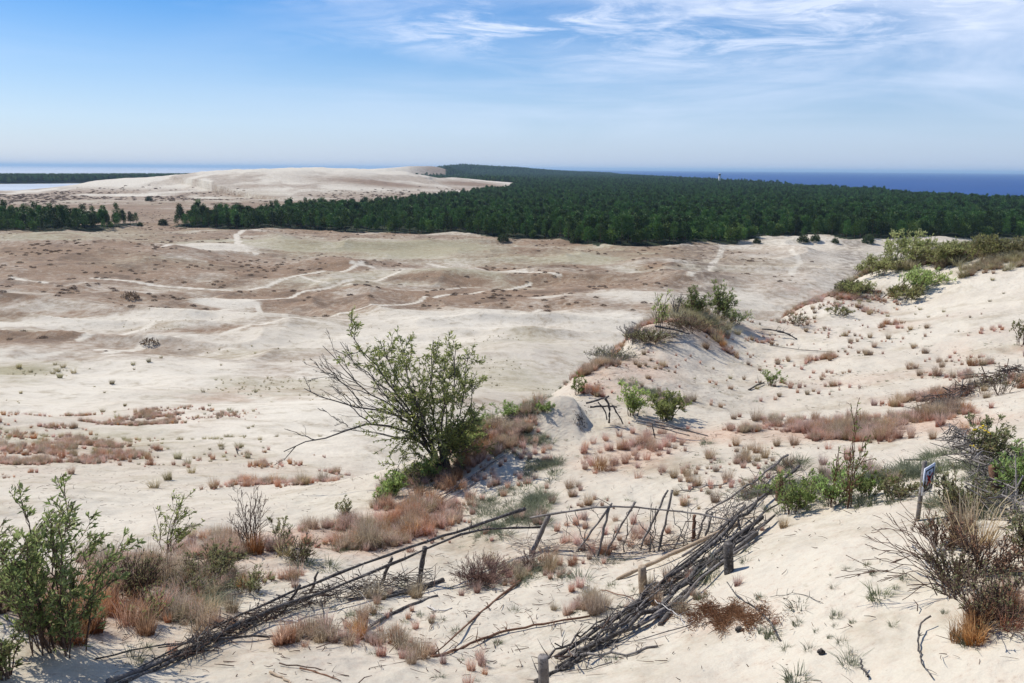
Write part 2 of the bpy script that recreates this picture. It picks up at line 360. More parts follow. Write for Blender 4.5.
def ground_mat():
    t = NT('sand'); geo = t.n('ShaderNodeNewGeometry'); pos = geo.outputs['Position']
    a1 = t.n('ShaderNodeAttribute', attribute_name='mask_a'); a2 = t.n('ShaderNodeAttribute', attribute_name='mask_b')
    s1 = t.n('ShaderNodeSeparateColor'); s2 = t.n('ShaderNodeSeparateColor'); t.l(a1.outputs['Color'], s1.inputs[0]); t.l(a2.outputs['Color'], s2.inputs[0])
    red, grn, bare = s1.outputs; pink, dark, forest = s2.outputs
    big = t.noise(pos, .03, 5); mid = t.noise(pos, .35, 5, .65); fine = t.noise(pos, 3.5, 5, .7); grain = t.noise(pos, 45, 3, .7)
    c = t.mix(t.mapr(big, .35, .7), SAND1, SAND2)
    c = t.mix(t.math('MULTIPLY', t.mapr(mid, .45, .75), t.math('SUBTRACT', .55, t.math('MULTIPLY', bare, .5))), c, (.43, .36, .29))
    c = t.mix(t.mapr(grain, .3, .8, 0, .35), c, (.36, .30, .24))
    c = t.mix(t.math('MULTIPLY', bare, .75), c, t.mix(t.mapr(mid, .3, .7), (.67, .62, .51), (.60, .545, .44)))
    def cover(c, mask, noise, col1, col2, k=1., soft=.25):
        f = t.mapr(t.math('ADD', mask, t.math('MULTIPLY', t.math('SUBTRACT', noise, .5), 2.0)), .5-soft, .5+soft, 0, k)
        return t.mix(f, c, t.mix(t.mapr(fine, .35, .65), col1, col2))
    n5 = t.noise(pos, .5, 6, .72); n6 = t.noise(pos, 1.3, 5, .7)
    c = cover(c, grn, n5, (.23, .21, .115), (.34, .305, .19), .92, .5)
    c = cover(c, red, n5, (.165, .098, .056), (.275, .185, .112), .95, .42)
    hb = t.noise(pos, .09, 6, .75); c = t.mix(t.math('MULTIPLY', t.mapr(hb, .48, .62, 0, .85), red), c, (.115, .078, .05))  # dark brown patches paint in the shady sides of the humps
    n7 = t.noise(pos, 9, 5, .75)
    c = cover(c, pink, n7, (.40, .25, .17), (.54, .41, .31), .8, .55)
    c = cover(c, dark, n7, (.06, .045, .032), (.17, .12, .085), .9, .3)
    c = t.mix(t.mapr(t.noise(pos, .8, 3, .5), .56, .72, 0, .30), c, (.40, .345, .265))
    # sparse dark specks: plant crumbs
    sp = t.mapr(t.noise(pos, 14, 3, .8), .68, .74, 0, .75); c = t.mix(sp, c, (.16, .12, .08))
    sp2 = t.math('MULTIPLY', t.mapr(t.noise(pos, .9, 4, .9), .64, .70, 0, .55), t.math('SUBTRACT', 1, bare)); c = t.mix(sp2, c, (.24, .19, .12))
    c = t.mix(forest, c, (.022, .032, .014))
    t.l(c, t.b.inputs['Base Color']); t.b.inputs['Roughness'].default_value = .95
    bp = t.n('ShaderNodeBump', i_Strength=.5, i_Distance=.06); t.l(t.noise(pos, 5, 6, .65), bp.inputs['Height'])
    bp2 = t.n('ShaderNodeBump', i_Strength=.35, i_Distance=1.2); t.l(t.noise(pos, .25, 5, .6), bp2.inputs['Height']); t.l(bp.outputs[0], bp2.inputs['Normal'])
    wv = t.n('ShaderNodeTexWave', i_Scale=3.2, i_Distortion=6.0, i_Detail=3.0); wv.inputs['Detail Scale'].default_value = 1.2; mpw = t.n('ShaderNodeMapping'); mpw.inputs['Rotation'].default_value = (0, 0, .9); t.l(pos, mpw.inputs[0]); t.l(mpw.outputs[0], wv.inputs[0])
    bp3 = t.n('ShaderNodeBump', i_Distance=.009); t.l(t.mapr(t.noise(pos, .45, 3), .50, .64, 0, .35), bp3.inputs['Strength']); t.l(wv.outputs['Fac'], bp3.inputs['Height']); t.l(bp2.outputs[0], bp3.inputs['Normal'])
    t.l(bp3.outputs[0], t.b.inputs['Normal'])
    return t.m
SAND1 = (.53, .48, .38); SAND2 = (.65, .605, .50)

def leaf_mat(name, c1, c2, scale=3., trans=.35, c3=None, rnd=.35):
    t = NT(name); tc = t.n('ShaderNodeTexCoord'); oi = t.n('ShaderNodeObjectInfo')
    c = t.mix(t.mapr(t.noise(tc.outputs['Object'], scale, 3), .35, .65), c1, c2)
    if c3: c = t.mix(t.mapr(t.noise(tc.outputs['Object'], scale*.5+7, 4, .7), .55, .7), c, c3)
    if rnd: 
        hsv = t.n('ShaderNodeHueSaturation'); t.l(c, hsv.inputs['Color']); t.l(t.mapr(oi.outputs['Random'], 0, 1, 1-rnd, 1+rnd), hsv.inputs['Value']); t.l(t.mapr(oi.outputs['Random'], 0, 1, .485, .515), hsv.inputs['Hue']); c = hsv.outputs[0]
    t.l(c, t.b.inputs['Base Color']); t.b.inputs['Roughness'].default_value = .6
    tr = t.n('ShaderNodeBsdfTranslucent'); t.l(c, tr.inputs[0]); mx = t.n('ShaderNodeMixShader'); mx.inputs[0].default_value = trans
    out = t.t.nodes['Material Output']; t.l(t.b.outputs[0], mx.inputs[1]); t.l(tr.outputs[0], mx.inputs[2]); t.l(mx.outputs[0], out.inputs[0])
    return t.m
def blade_mat(name, lo, hi, h=.3):
    t = NT(name); tc = t.n('ShaderNodeTexCoord'); sx = t.n('ShaderNodeSeparateXYZ'); t.l(tc.outputs['Object'], sx.inputs[0]); oi = t.n('ShaderNodeObjectInfo')
    c = t.mix(t.mapr(sx.outputs[2], 0, h), lo, hi)
    c = t.mix(t.mapr(t.noise(tc.outputs['Object'], 30, 2), .4, .6, 0, .35), c, tuple(v*.55 for v in lo))
    hsv = t.n('ShaderNodeHueSaturation'); t.l(c, hsv.inputs['Color']); t.l(t.mapr(oi.outputs['Random'], 0, 1, .70, 1.2), hsv.inputs['Value']); t.l(t.mapr(t.math('FRACT', t.math('MULTIPLY', oi.outputs['Random'], 7.3)), 0, 1, .488, .518), hsv.inputs['Hue']); t.l(t.mapr(t.math('FRACT', t.math('MULTIPLY', oi.outputs['Random'], 13.7)), 0, 1, .75, 1.1), hsv.inputs['Saturation'])
    t.l(hsv.outputs[0], t.b.inputs['Base Color']); t.b.inputs['Roughness'].default_value = .8
    tr = t.n('ShaderNodeBsdfTranslucent'); t.l(hsv.outputs[0], tr.inputs[0]); mx = t.n('ShaderNodeMixShader'); mx.inputs[0].default_value = .45
    out = t.t.nodes['Material Output']; t.l(t.b.outputs[0], mx.inputs[1]); t.l(tr.outputs[0], mx.inputs[2]); t.l(mx.outputs[0], out.inputs[0])
    return t.m
def wood_mat(name, c1, c2, c3, sc=6):
    t = NT(name); tc = t.n('ShaderNodeTexCoord'); p = tc.outputs['Object']
    c = t.mix(t.mapr(t.noise(p, sc, 5, .7), .4, .62), c1, c2)
    c = t.mix(t.mapr(t.noise(p, sc*5, 4, .7), .52, .68), c, c3)
    t.l(c, t.b.inputs['Base Color']); t.b.inputs['Roughness'].default_value = .9
    bp = t.n('ShaderNodeBump', i_Strength=.8, i_Distance=.012); t.l(t.noise(p, sc*8, 5, .7), bp.inputs['Height']); t.l(bp.outputs[0], t.b.inputs['Normal'])
    return t.m
MT = {}
MT['ground'] = ground_mat()
MT['bark_dark'] = wood_mat('dark weathered bark', (.05,.043,.038), (.12,.108,.098), (.28,.26,.24))
MT['bark_grey'] = wood_mat('grey weathered wood', (.16,.14,.125), (.30,.275,.25), (.09,.078,.07))
MT['wood_light'] = wood_mat('pale stripped wood', (.36,.27,.18), (.46,.37,.27), (.22,.16,.11))
MT['wood_red'] = wood_mat('reddish bark', (.15,.075,.045), (.25,.14,.09), (.08,.05,.035))
MT['wood_white'] = wood_mat('bleached wood', (.55,.52,.48), (.65,.62,.58), (.40,.36,.32))
MT['twig'] = wood_mat('dry twig', (.10,.06,.045), (.17,.115,.085), (.06,.045,.035), 3)
MT['twig_pink'] = wood_mat('dry reddish stems', (.20,.12,.10), (.32,.21,.17), (.11,.07,.055), 3)
MT['willow_leaf'] = leaf_mat('willow leaves', (.29,.37,.11), (.46,.52,.20), 9, .6, (.44,.40,.18))
MT['willow_leaf_dark'] = leaf_mat('dusky willow leaves', (.19,.26,.085), (.36,.41,.17), 10, .55, (.32,.26,.12))
MT['shrub_leaf'] = leaf_mat('fresh shrub leaves', (.24,.33,.09), (.38,.47,.18), 5, .58)
MT['shrub_yellow'] = leaf_mat('yellow green shrub leaves', (.34,.37,.13), (.46,.47,.22), 1.2, .58, (.34,.27,.14))
MT['mixed_leaf'] = leaf_mat('olive and rust leaves', (.20,.22,.09), (.34,.33,.17), 9, .5, (.40,.24,.14))
MT['pine'] = leaf_mat('pine needles', (.036,.080,.018), (.085,.150,.034), .35, .22, None, .65)
MT['pine2'] = leaf_mat('broadleaf foliage', (.09,.16,.028), (.13,.20,.045), .35, .2)
MT['trunk'] = wood_mat('pine bark', (.10,.065,.045), (.17,.11,.075), (.06,.045,.035), 1)
MT['pink'] = blade_mat('reddish hair grass', (.48,.24,.16), (.86,.64,.52), .17)
MT['rust'] = blade_mat('rust grass', (.38,.15,.06), (.72,.43,.25), .3)
MT['straw'] = blade_mat('straw grass', (.34,.22,.13), (.66,.54,.38), .35)
MT['marram'] = blade_mat('marram grass', (.32,.26,.13), (.62,.56,.34), .5)
MT['greengrass'] = blade_mat('grey green grass', (.20,.22,.13), (.34,.37,.25), .1)
MT['needle'] = blade_mat('fallen red needles', (.30,.12,.07), (.42,.19,.11), .1)

def flat_mat(name, col, rough=.6, noise=.12):
    t = NT(name); tc = t.n('ShaderNodeTexCoord')
    c = t.mix(t.mapr(t.noise(tc.outputs['Object'], 12, 4), .35, .7, 0, 1), col, tuple(v*(1-noise*2) for v in col)); t.l(c, t.b.inputs['Base Color']); t.b.inputs['Roughness'].default_value = rough; return t.m

# ------------------------------------------------------------------ build ground (one sheet all round)
az_b = np.linspace(AZM, 2*math.pi-AZM, 62)[1:-1]
tb = (az_b-AZM)/(2*math.pi-2*AZM)
az_all = np.concatenate([az_f, az_b]); K = len(az_all)
s_ = (tb*tb*(3-2*tb))[:, None]
Hb = HG[-1][None]*(1-s_)+HG[0][None]*s_
HA = np.concatenate([HG, Hb])
VX = np.sin(az_all)[:, None]*rr[None]; VY = np.cos(az_all)[:, None]*rr[None]
Vv = np.stack([VX, VY, HA], -1).reshape(-1, 3)
cz = HA[:, 0].mean(); Vv = np.concatenate([Vv, [[0, 0, cz]]])
i = np.arange(K)[:, None]; i2 = (i+1) % K; j = np.arange(NR-1)[None]
Qg = np.stack([i*NR+j, i*NR+j+1, i2*NR+j+1, i2*NR+j], -1).reshape(-1, 4)[:, ::-1]
ii = np.arange(K); Tg = np.stack([ii*NR, ((ii+1) % K)*NR, np.full(K, K*NR)], 1)[:, ::-1]
me = mesh_from('ground', Vv, Qg, Tg)
nrm = np.empty(3*len(me.polygons), dtype=np.float32); me.polygons.foreach_get('normal', nrm)
if nrm[2] < 0: me.flip_normals()
def padm(m):
    e = np.concatenate([m, m[-1][None]*(1-s_)+m[0][None]*s_]).reshape(-1); return np.concatenate([e, [0]])
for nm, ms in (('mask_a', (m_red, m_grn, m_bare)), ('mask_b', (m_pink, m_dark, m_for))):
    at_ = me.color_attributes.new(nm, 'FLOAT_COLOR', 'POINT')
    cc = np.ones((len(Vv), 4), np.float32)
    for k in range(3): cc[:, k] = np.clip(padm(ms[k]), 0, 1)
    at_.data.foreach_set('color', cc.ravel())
me.polygons.foreach_set('use_smooth', np.ones(len(me.polygons), bool))
me.materials.append(MT['ground'])
go = bpy.data.objects.new('ground', me); COL.objects.link(go); tag(go, 'pale sand dunes and heath plain running to the shore', 'ground', kind='structure')

# ------------------------------------------------------------------ water
def water(name, col, rough, poly, label, z, spec=.3):
    t = NT(name); geo = t.n('ShaderNodeNewGeometry')
    t.b.inputs['Base Color'].default_value = (*col, 1); t.b.inputs['Roughness'].default_value = rough; t.b.inputs['IOR'].default_value = 1.33; t.b.inputs['Specular IOR Level'].default_value = spec
    c = t.mix(t.mapr(t.noise(geo.outputs['Position'], .004, 5), .35, .65), col, tuple(v*1.25 for v in col)); t.l(c, t.b.inputs['Base Color'])
    bp = t.n('ShaderNodeBump', i_Strength=.6, i_Distance=1.0); t.l(t.noise(geo.outputs['Position'], .15, 4), bp.inputs['Height']); t.l(bp.outputs[0], t.b.inputs['Normal'])
    me = mesh_from(name, [(x, y, z) for x, y in poly], [[0, 1, 2, 3]]); me.materials.append(t.m)
    o = bpy.data.objects.new(name, me); COL.objects.link(o); tag(o, label, 'water', kind='structure')
water('sea', (.012, .055, .19), .5, [(300, -59000), (59000, -59000), (59000, 59000), (300, 59000)], 'deep blue open sea beyond the forest on the right', 0, .12)
water('lagoon', (.38, .42, .46), .6, [(-59000, -59000), (299.9, -59000), (299.9, 59000), (-59000, 59000)], 'pale calm lagoon behind the white dune on the left', 0, .15)  # pale base colour stands in for the bright reflection toward the sun

# ------------------------------------------------------------------ pines
def crown_mb(h, w, seed, kind):
    g = np.random.default_rng(seed); mb = MB()
    P = []; D = []
    if kind == 'pine':
        base = h*.28; nl = 15
        for k in range(nl):
            f = (k+.5)/nl; z = base+(h-base)*f
            rad = w*.5*(math.sin(math.pi*min(1, .22+f*.80))**.8)*g.uniform(.7, 1.15)
            for b in range(5):
                a = g.uniform(0, 6.28); q = rad*g.uniform(.25, 1)
                c = np.array([q*math.cos(a), q*math.sin(a), z+g.normal(0, .25)])
                m = 9; o = g.normal(size=(m, 3))*[.55, .55, .32]*w/4.6
                P.append(c+o); D.append(o*[1, 1, .6]+[math.cos(a)*.5, math.sin(a)*.5, .5])
    else:
        for k in range(60):
            v = g.normal(size=3); v /= np.linalg.norm(v); q = g.uniform(.45, 1)
            c = np.array([v[0]*w*.5*q, v[1]*w*.5*q, h*.58+v[2]*h*.40*q]); o = g.normal(size=(11, 3))*.5*w/5
            P.append(c+o); D.append(o+v)
    P = np.concatenate(P); D = np.concatenate(D)
    old = globals()['RNG']; globals()['RNG'] = g
    mb.leaves(P, D, g.uniform(.5, 1.0, len(P))*w/4.6*(1 if kind == 'pine' else 1.0), g.uniform(.35, .6, len(P))*w/4.6)
    globals()['RNG'] = old
    return mb
def trunk_mb(h, seed):
    mb = MB(); g = np.random.default_rng(seed)
    z = np.linspace(-.6, h*.92, 6); P = np.stack([g.normal(0, .12, 6), g.normal(0, .12, 6), z], 1); P[0, :2] = 0
    mb.tube(P, np.linspace(.2, .04, 6), 6)
    for k in range(7):
        a = g.uniform(0, 6.28); z0 = h*g.uniform(.3, .85); L = 1.4*g.uniform(.6, 1.2)
        mb.tube([(0, 0, z0), (L*.5*math.cos(a), L*.5*math.sin(a), z0+.3), (L*math.cos(a), L*math.sin(a), z0+.55)], [.06, .04, .02], 4)
    return mb
CRM = []; TRM = []
for k in range(6):
    kind = 'pine' if k < 4 else 'broad'
    h = [13, 12, 14, 11, 10, 8.5][k]; w = [4.6, 5.0, 4.4, 5.2, 6.0, 5.6][k]
    m = crown_mb(h, w, 100+k, kind).mesh('crown'); m.materials.append(MT['pine'] if k < 4 else MT['pine2']); CRM.append(m)
    m = trunk_mb(h, 200+k).mesh('trunk'); m.materials.append(MT['trunk']); TRM.append(m)
def jgrid(x0, x1, y0, y1, s, seed):
    g = np.random.default_rng(seed)
    x, y = np.meshgrid(np.arange(x0, x1, s), np.arange(y0, y1, s)); x = x.ravel()+g.uniform(-.45, .45, x.size)*s; y = y.ravel()+g.uniform(-.45, .45, y.size)*s
    return x, y
x, y = jgrid(-560, 660, 300, 2100, 5.6, 1); k = in_forest(x, y); x, y = x[k], y[k]
a = np.arctan2(x, y); r = np.hypot(x, y); k = (abs(a) < R(39)) & (r < 2000); x, y, a, r = x[k], y[k], a[k], r[k]
ne = np.where(a < GE[-1, 0]+.005, np.interp(a, GE[:, 0], GE[:, 1]), np.interp(a, NE[:, 0], NE[:, 1]))
depth = r-ne
# the largest showing individuals: first rows of the forest edge inside the frame, not hidden by the right-hand dune
cand = np.where((a > R(-33.5)) & (a < R(25.5)))[0]; cand = cand[np.argsort(depth[cand])][:296]
picked = np.zeros(len(x), bool); picked[cand] = True
hs = 1+.22*fbm(x, y, 60, 301, 2)
gidx = np.random.default_rng(8)
for q in cand:
    va = int(gidx.integers(0, 4))
    if gidx.random() < .12 or (az_of(690) < a[q] < az_of(745) and gidx.random() < .5): va = 4+int(gidx.integers(0, 2))
    z = float(gz(x[q], y[q])); sc = float(hs[q]*gidx.uniform(.5, .98)); 
    if a[q] < GE[-1, 0]+.005: sc *= .66
    t = empty('pine_tree' if va < 4 else 'broadleaf_tree', (x[q], y[q], z)); t.scale = (sc*gidx.uniform(.95, 1.2),)*2+(sc,); t.rotation_euler[2] = gidx.uniform(0, 6.28)
    for nm, mm in (('trunk', TRM[va]), ('crown', CRM[va])):
        o = bpy.data.objects.new(nm, mm); COL.objects.link(o); o.parent = t
    if a[q] < GE[-1, 0]+.005: tag(t, 'dark pine in the small separate grove at the far left of the plain' if va < 4 else 'round leafy tree in the small separate grove at the far left of the plain', 'tree', 'trees of the left grove')
    else: tag(t, 'dark pine along the near edge of the big forest' if va < 4 else 'lighter round leafy tree along the near edge of the big forest', 'tree', 'trees along the near forest edge')
# the rest of the forest: one object
rest = ~picked
fx = [x[rest]]; fy = [y[rest]]; fs = [hs[rest]*np.random.default_rng(2).uniform(.5, 1.0, rest.sum())]
xx, yy = jgrid(-700, 660, 1500, 7400, 12, 2); kk = in_forest(xx, yy) & (np.hypot(xx, yy) >= 2000) & (np.abs(np.arctan2(xx, yy)) < R(39)); xx, yy = xx[kk], yy[kk]
fx.append(xx); fy.append(yy); fs.append(1.05*np.random.default_rng(3).uniform(.8, 1.25, len(xx)))
xx, yy = jgrid(-2600, -200, 1300, 3100, 8.5, 4); d_, _ = seg_dist(xx, yy, SPIT); kk = (d_ < 150+25*fbm(xx, yy, 90, 7)); xx, yy = xx[kk], yy[kk]
def scatter_stuff(name, X_, Y_, S_, meshes, wts, label, cat, seed, wide=1.):
    Z_ = gz(X_, Y_); k = Z_ > .3; X_, Y_, Z_, S_ = X_[k], Y_[k], Z_[k], S_[k]
    g = np.random.default_rng(seed)
    me = mesh_from(name, np.stack([X_, Y_, Z_], 1)); nn = len(X_)
    at1 = me.attributes.new('size', 'FLOAT_VECTOR', 'POINT'); w_ = g.uniform(.95, 1.25, nn)*wide
    at1.data.foreach_set('vector', np.stack([S_*w_, S_*w_, S_], 1).astype(np.float32).ravel())
    at2 = me.attributes.new('turn', 'FLOAT', 'POINT'); at2.data.foreach_set('value', g.uniform(0, 6.28, nn).astype(np.float32))
    at3 = me.attributes.new('pick', 'INT', 'POINT'); at3.data.foreach_set('value', g.choice(len(meshes), nn, p=wts).astype(np.int32))
    o = bpy.data.objects.new(name, me); COL.objects.link(o); tag(o, label, cat, kind='stuff')
    ng = bpy.data.node_groups.new(name+' scatter', 'GeometryNodeTree')
    ng.interface.new_socket('Geometry', in_out='INPUT', socket_type='NodeSocketGeometry'); ng.interface.new_socket('Geometry', in_out='OUTPUT', socket_type='NodeSocketGeometry')
    N = ng.nodes; gi = N.new('NodeGroupInput'); go_ = N.new('NodeGroupOutput'); jn = N.new('GeometryNodeJoinGeometry')
    pk = N.new('GeometryNodeInputNamedAttribute'); pk.data_type = 'INT'; pk.inputs[0].default_value = 'pick'
    sz = N.new('GeometryNodeInputNamedAttribute'); sz.data_type = 'FLOAT_VECTOR'; sz.inputs[0].default_value = 'size'
    tu = N.new('GeometryNodeInputNamedAttribute'); tu.data_type = 'FLOAT'; tu.inputs[0].default_value = 'turn'
    cx = N.new('ShaderNodeCombineXYZ'); ng.links.new(tu.outputs[0], cx.inputs[2])
    for q, src in enumerate(meshes):
        oi = N.new('GeometryNodeObjectInfo'); oi.inputs[0].default_value = src; oi.inputs[1].default_value = False
        ip = N.new('GeometryNodeInstanceOnPoints'); cm = N.new('FunctionNodeCompare'); cm.data_type = 'INT'; cm.operation = 'EQUAL'
        ng.links.new(pk.outputs[0], cm.inputs[2]); cm.inputs[3].default_value = q
        ng.links.new(gi.outputs[0], ip.inputs['Points']); ng.links.new(cm.outputs[0], ip.inputs['Selection']); ng.links.new(oi.outputs['Geometry'], ip.inputs['Instance'])
        ng.links.new(cx.outputs[0], ip.inputs['Rotation']); ng.links.new(sz.outputs[0], ip.inputs['Scale']); ng.links.new(ip.outputs[0], jn.inputs[0])
    ng.links.new(jn.outputs[0], go_.inputs[0])
    md = o.modifiers.new('scatter', 'NODES'); md.node_group = ng
    return o
def src_objs(kind_ids):
    out = []
    for v in kind_ids:
        out.append(next(o for o in COL.objects if o.data is CRM[v]))
    return out
ids = [0, 1, 2, 3, 4, 5]; so = []; ww = []
for v, w in zip(ids, [.22, .2, .2, .18, .1, .1]):
    c_ = [o for o in COL.objects if o.type == 'MESH' and o.data is CRM[v]]
    if c_: so.append(c_[0]); ww.append(w)
ww = np.array(ww)/sum(ww)
scatter_stuff('forest', np.concatenate(fx), np.concatenate(fy), np.concatenate(fs), so, ww, 'dense dark green pine forest filling the spit up to the sea', 'forest', 11)
scatter_stuff('forest', xx, yy, np.full(len(xx), 1.25), so, ww, 'bluish forest strip beyond the pale lagoon on the left horizon', 'forest', 12, 1.2)

# ------------------------------------------------------------------ placement helpers
CAM = np.array([0, 0, CAMZ])
def on(px, py, lift=0.):
    g = G(px, py); s = lift/(CAMZ-g[2]); return CAM+(g-CAM)*(1-s)
def ov(px, py, pyb): return at(px, py, G(px, pyb)[1])
def mpp(P): return float(np.linalg.norm(np.asarray(P)-CAM))/F     # metres per pixel there
def smooth_path(P, n=14, wob=0., seed=0):
    P = np.asarray(P, float); g = np.random.default_rng(seed)
    d = np.concatenate([[0], np.cumsum(np.linalg.norm(np.diff(P, axis=0), axis=1))]); t = np.linspace(0, d[-1], n)
    Q = np.stack([np.interp(t, d, P[:, k]) for k in range(3)], 1)
    if len(P) > 2:
        for _ in range(2): Q[1:-1] = (Q[:-2]+2*Q[1:-1]+Q[2:])/4
    if wob: Q[1:-1] += g.normal(0, wob, (n-2, 3))
    return Q
def pole_into(mb, P, w0, w1, stubs=0, seed=0, wob=.006, k=8, stublen=.12):
    g = np.random.default_rng(seed+999); P = smooth_path(P, max(8, len(P)*3), wob, seed); n = len(P)
    rad = np.linspace(w0, w1, n)/2*(1+.12*g.normal(size=n)); rad = np.maximum(rad, .003)
    mb.tube(P, rad, k, .07)
    for _ in range(stubs):
        i = g.integers(1, n-1); d = P[i+1]-P[i-1]; d /= np.linalg.norm(d)
        s = g.normal(size=3); s[2] = abs(s[2]); s -= d*s.dot(d)*.6; s /= np.linalg.norm(s); L = stublen*g.uniform(.4, 1.6)
        mb.tube([P[i], P[i]+s*L*.5+d*.1*L, P[i]+s*L+d*.35*L+[0, 0, -.1*L]], [rad[i]*.35+.002, rad[i]*.2+.0015, .0015], 4)
def pole(name, label, cat, P, wpx, mat, stubs=0, seed=0, group=None, parent=None, stublen=.12, wob=.006):
    P = [np.asarray(p, float) for p in P]; m = mpp(P[0]); m2 = mpp(P[-1])
    w = wpx if isinstance(wpx, tuple) else (wpx, wpx*.75)
    w = (w[0]*.52, w[1]*.52)
    mb = MB(); pole_into(mb, P, w[0]*m, w[1]*m2, stubs, seed, wob, stublen=stublen)
    if parent is not None: return mb.build(name, MT[mat], parent, smooth=True)
    return tag(mb.build(name, MT[mat], None, origin=P[0], smooth=True), label, cat, group)

# ------------------------------------------------------------------ tufts
def tuft_mb(n, h, spread, w, seed, droop=.35, base=.04):
    g = np.random.default_rng(seed); a = g.uniform(0, 6.283, n); q = base*np.sqrt(g.uniform(0, 1, n)); L = h*(.22+1.05*g.uniform(0, 1, n)**1.6); s = spread*g.uniform(.05, 1, n)
    a2 = a+g.normal(0, .5, n); dx, dy = np.cos(a2), np.sin(a2)
    P0 = np.stack([q*np.cos(a), q*np.sin(a), np.full(n, -.03)], 1)
    P1 = P0+np.stack([dx*s*.4*L/h, dy*s*.4*L/h, L*.6], 1); P2 = P0+np.stack([dx*s*L/h, dy*s*L/h, L*(1-droop*s/max(spread, .01)*.6)], 1)
    b = g.uniform(0, 6.283, n); S = np.stack([np.cos(b), np.sin(b), np.zeros(n)], 1)*w/2
    V = np.stack([P0-S, P0+S, P1-S*.8, P1+S*.8, P2-S*.25, P2+S*.25], 1).reshape(-1, 3); k = np.arange(n)[:, None]*6
    mb = MB(); mb.add(V, np.concatenate([k+[0, 1, 3, 2], k+[2, 3, 5, 4]])); return mb
TV = {}
def variants(key, mat, nv, **k):
    TV[key] = []
    for s in range(nv):
        m = tuft_mb(seed=hash_s(key)+s, **{**k, 'spread': k['spread']*(.7, 1.3, 1., 1.6, .85)[s], 'n': int(k['n']*(1, .6, 1.3, .7, 1)[s])}).mesh(key); m.materials.append(MT[mat]); TV[key].append(m)
def hash_s(s): return sum(ord(c)*(i+3) for i, c in enumerate(s))
variants('pink', 'pink', 5, n=210, h=.26, spread=.17, w=.0045, base=.055)
variants('rust', 'rust', 3, n=280, h=.34, spread=.22, w=.005, base=.09)
variants('straw', 'straw', 3, n=230, h=.44, spread=.34, w=.005, base=.08, droop=.9)
variants('marram', 'marram', 4, n=220, h=.6, spread=.45, w=.016, base=.22)
variants('green', 'greengrass', 4, n=170, h=.085, spread=.10, w=.0045, base=.045)
tr = random.Random(77)
def tuft(kind, px, py, size, label, group=None, name='grass_tuft', cat='grass tuft', wide=1.):
    g = G(px, py); o = bpy.data.objects.new(name, tr.choice(TV[kind])); COL.objects.link(o); o.location = tuple(g)
    o.scale = (size*wide, size*wide, size); o.rotation_euler = (tr.uniform(-.1, .1), tr.uniform(-.1, .1), tr.uniform(0, 6.28)); return tag(o, label, cat, group)
def zone(kind, n, cx, cy, rx, ry, size, label, group, tilt=0., cat='grass tuft'):
    for _ in range(n):
        a = tr.uniform(0, 6.28); q = math.sqrt(tr.random()); x = cx+rx*q*math.cos(a); y = cy+ry*q*math.sin(a)+tilt*(x-cx)
        tuft(kind, x, y, tr.uniform(*size)*(.8 if kind == 'pink' else 1), label, group)
G1 = 'reddish hair grass tufts on the dune slopes'
zone('pink', 54, 505, 470, 48, 26, (.7, 1.25), 'small reddish tuft on the bare sand slope below the crumbling sand mound', 'reddish tufts below the sand mound', -.35)
zone('pink', 56, 632, 450, 56, 22, (.9, 1.5), 'pink tuft in the thick patch under the two leafy shrubs', 'pink tufts under the two leafy shrubs', -.2)
zone('pink', 26, 610, 535, 60, 20, (.7, 1.4), 'reddish tuft between the leaning fence stakes', 'reddish tufts by the leaning stakes')
zone('rust', 26, 425, 500, 55, 14, (.6, 1.05), 'orange brown tuft in the dense strip running up the slope to the willow', 'rusty tufts on the willow slope', -.75)
zone('rust', 14, 460, 470, 25, 12, (.6, .9), 'small orange tuft beside the willow trunk', 'small tufts by the willow trunk', -.7)
zone('pink', 22, 325, 538, 70, 10, (.8, 1.6), 'reddish tuft in the band above the left pole fence', 'reddish tufts above the left pole fence', -.25)
zone('pink', 26, 890, 428, 110, 12, (1., 1.8), 'pink tuft in the long band crossing the right hand slope', 'pink tufts across the right slope', .02)
zone('pink', 12, 850, 465, 30, 25, (1., 1.8), 'pink tuft behind the green weeds with tall stems', 'pink tufts behind the green weeds')
zone('green', 20, 850, 610, 100, 55, (.5, 1.0), 'tiny grey green tuft dotted on the bare sand at lower right', 'grey green tufts on the lower right sand')
zone('green', 24, 430, 620, 140, 40, (.5, 1.1), 'tiny green tuft among the fallen sticks at lower centre', 'green tufts among fallen sticks')
zone('marram', 9, 40, 370, 55, 6, (.8, 1.3), 'straw coloured tuft on the pale green strip at far left', 'tufts on the pale green strip')
zone('marram', 12, 150, 390, 130, 30, (.3, .6), 'small dry tuft dotted over the sand flat on the left', 'dry tufts on the left sand flat')
zone('marram', 14, 290, 350, 90, 12, (.35, .7), 'small dry tuft on the flat beyond the windswept willow', 'dry tufts beyond the willow')
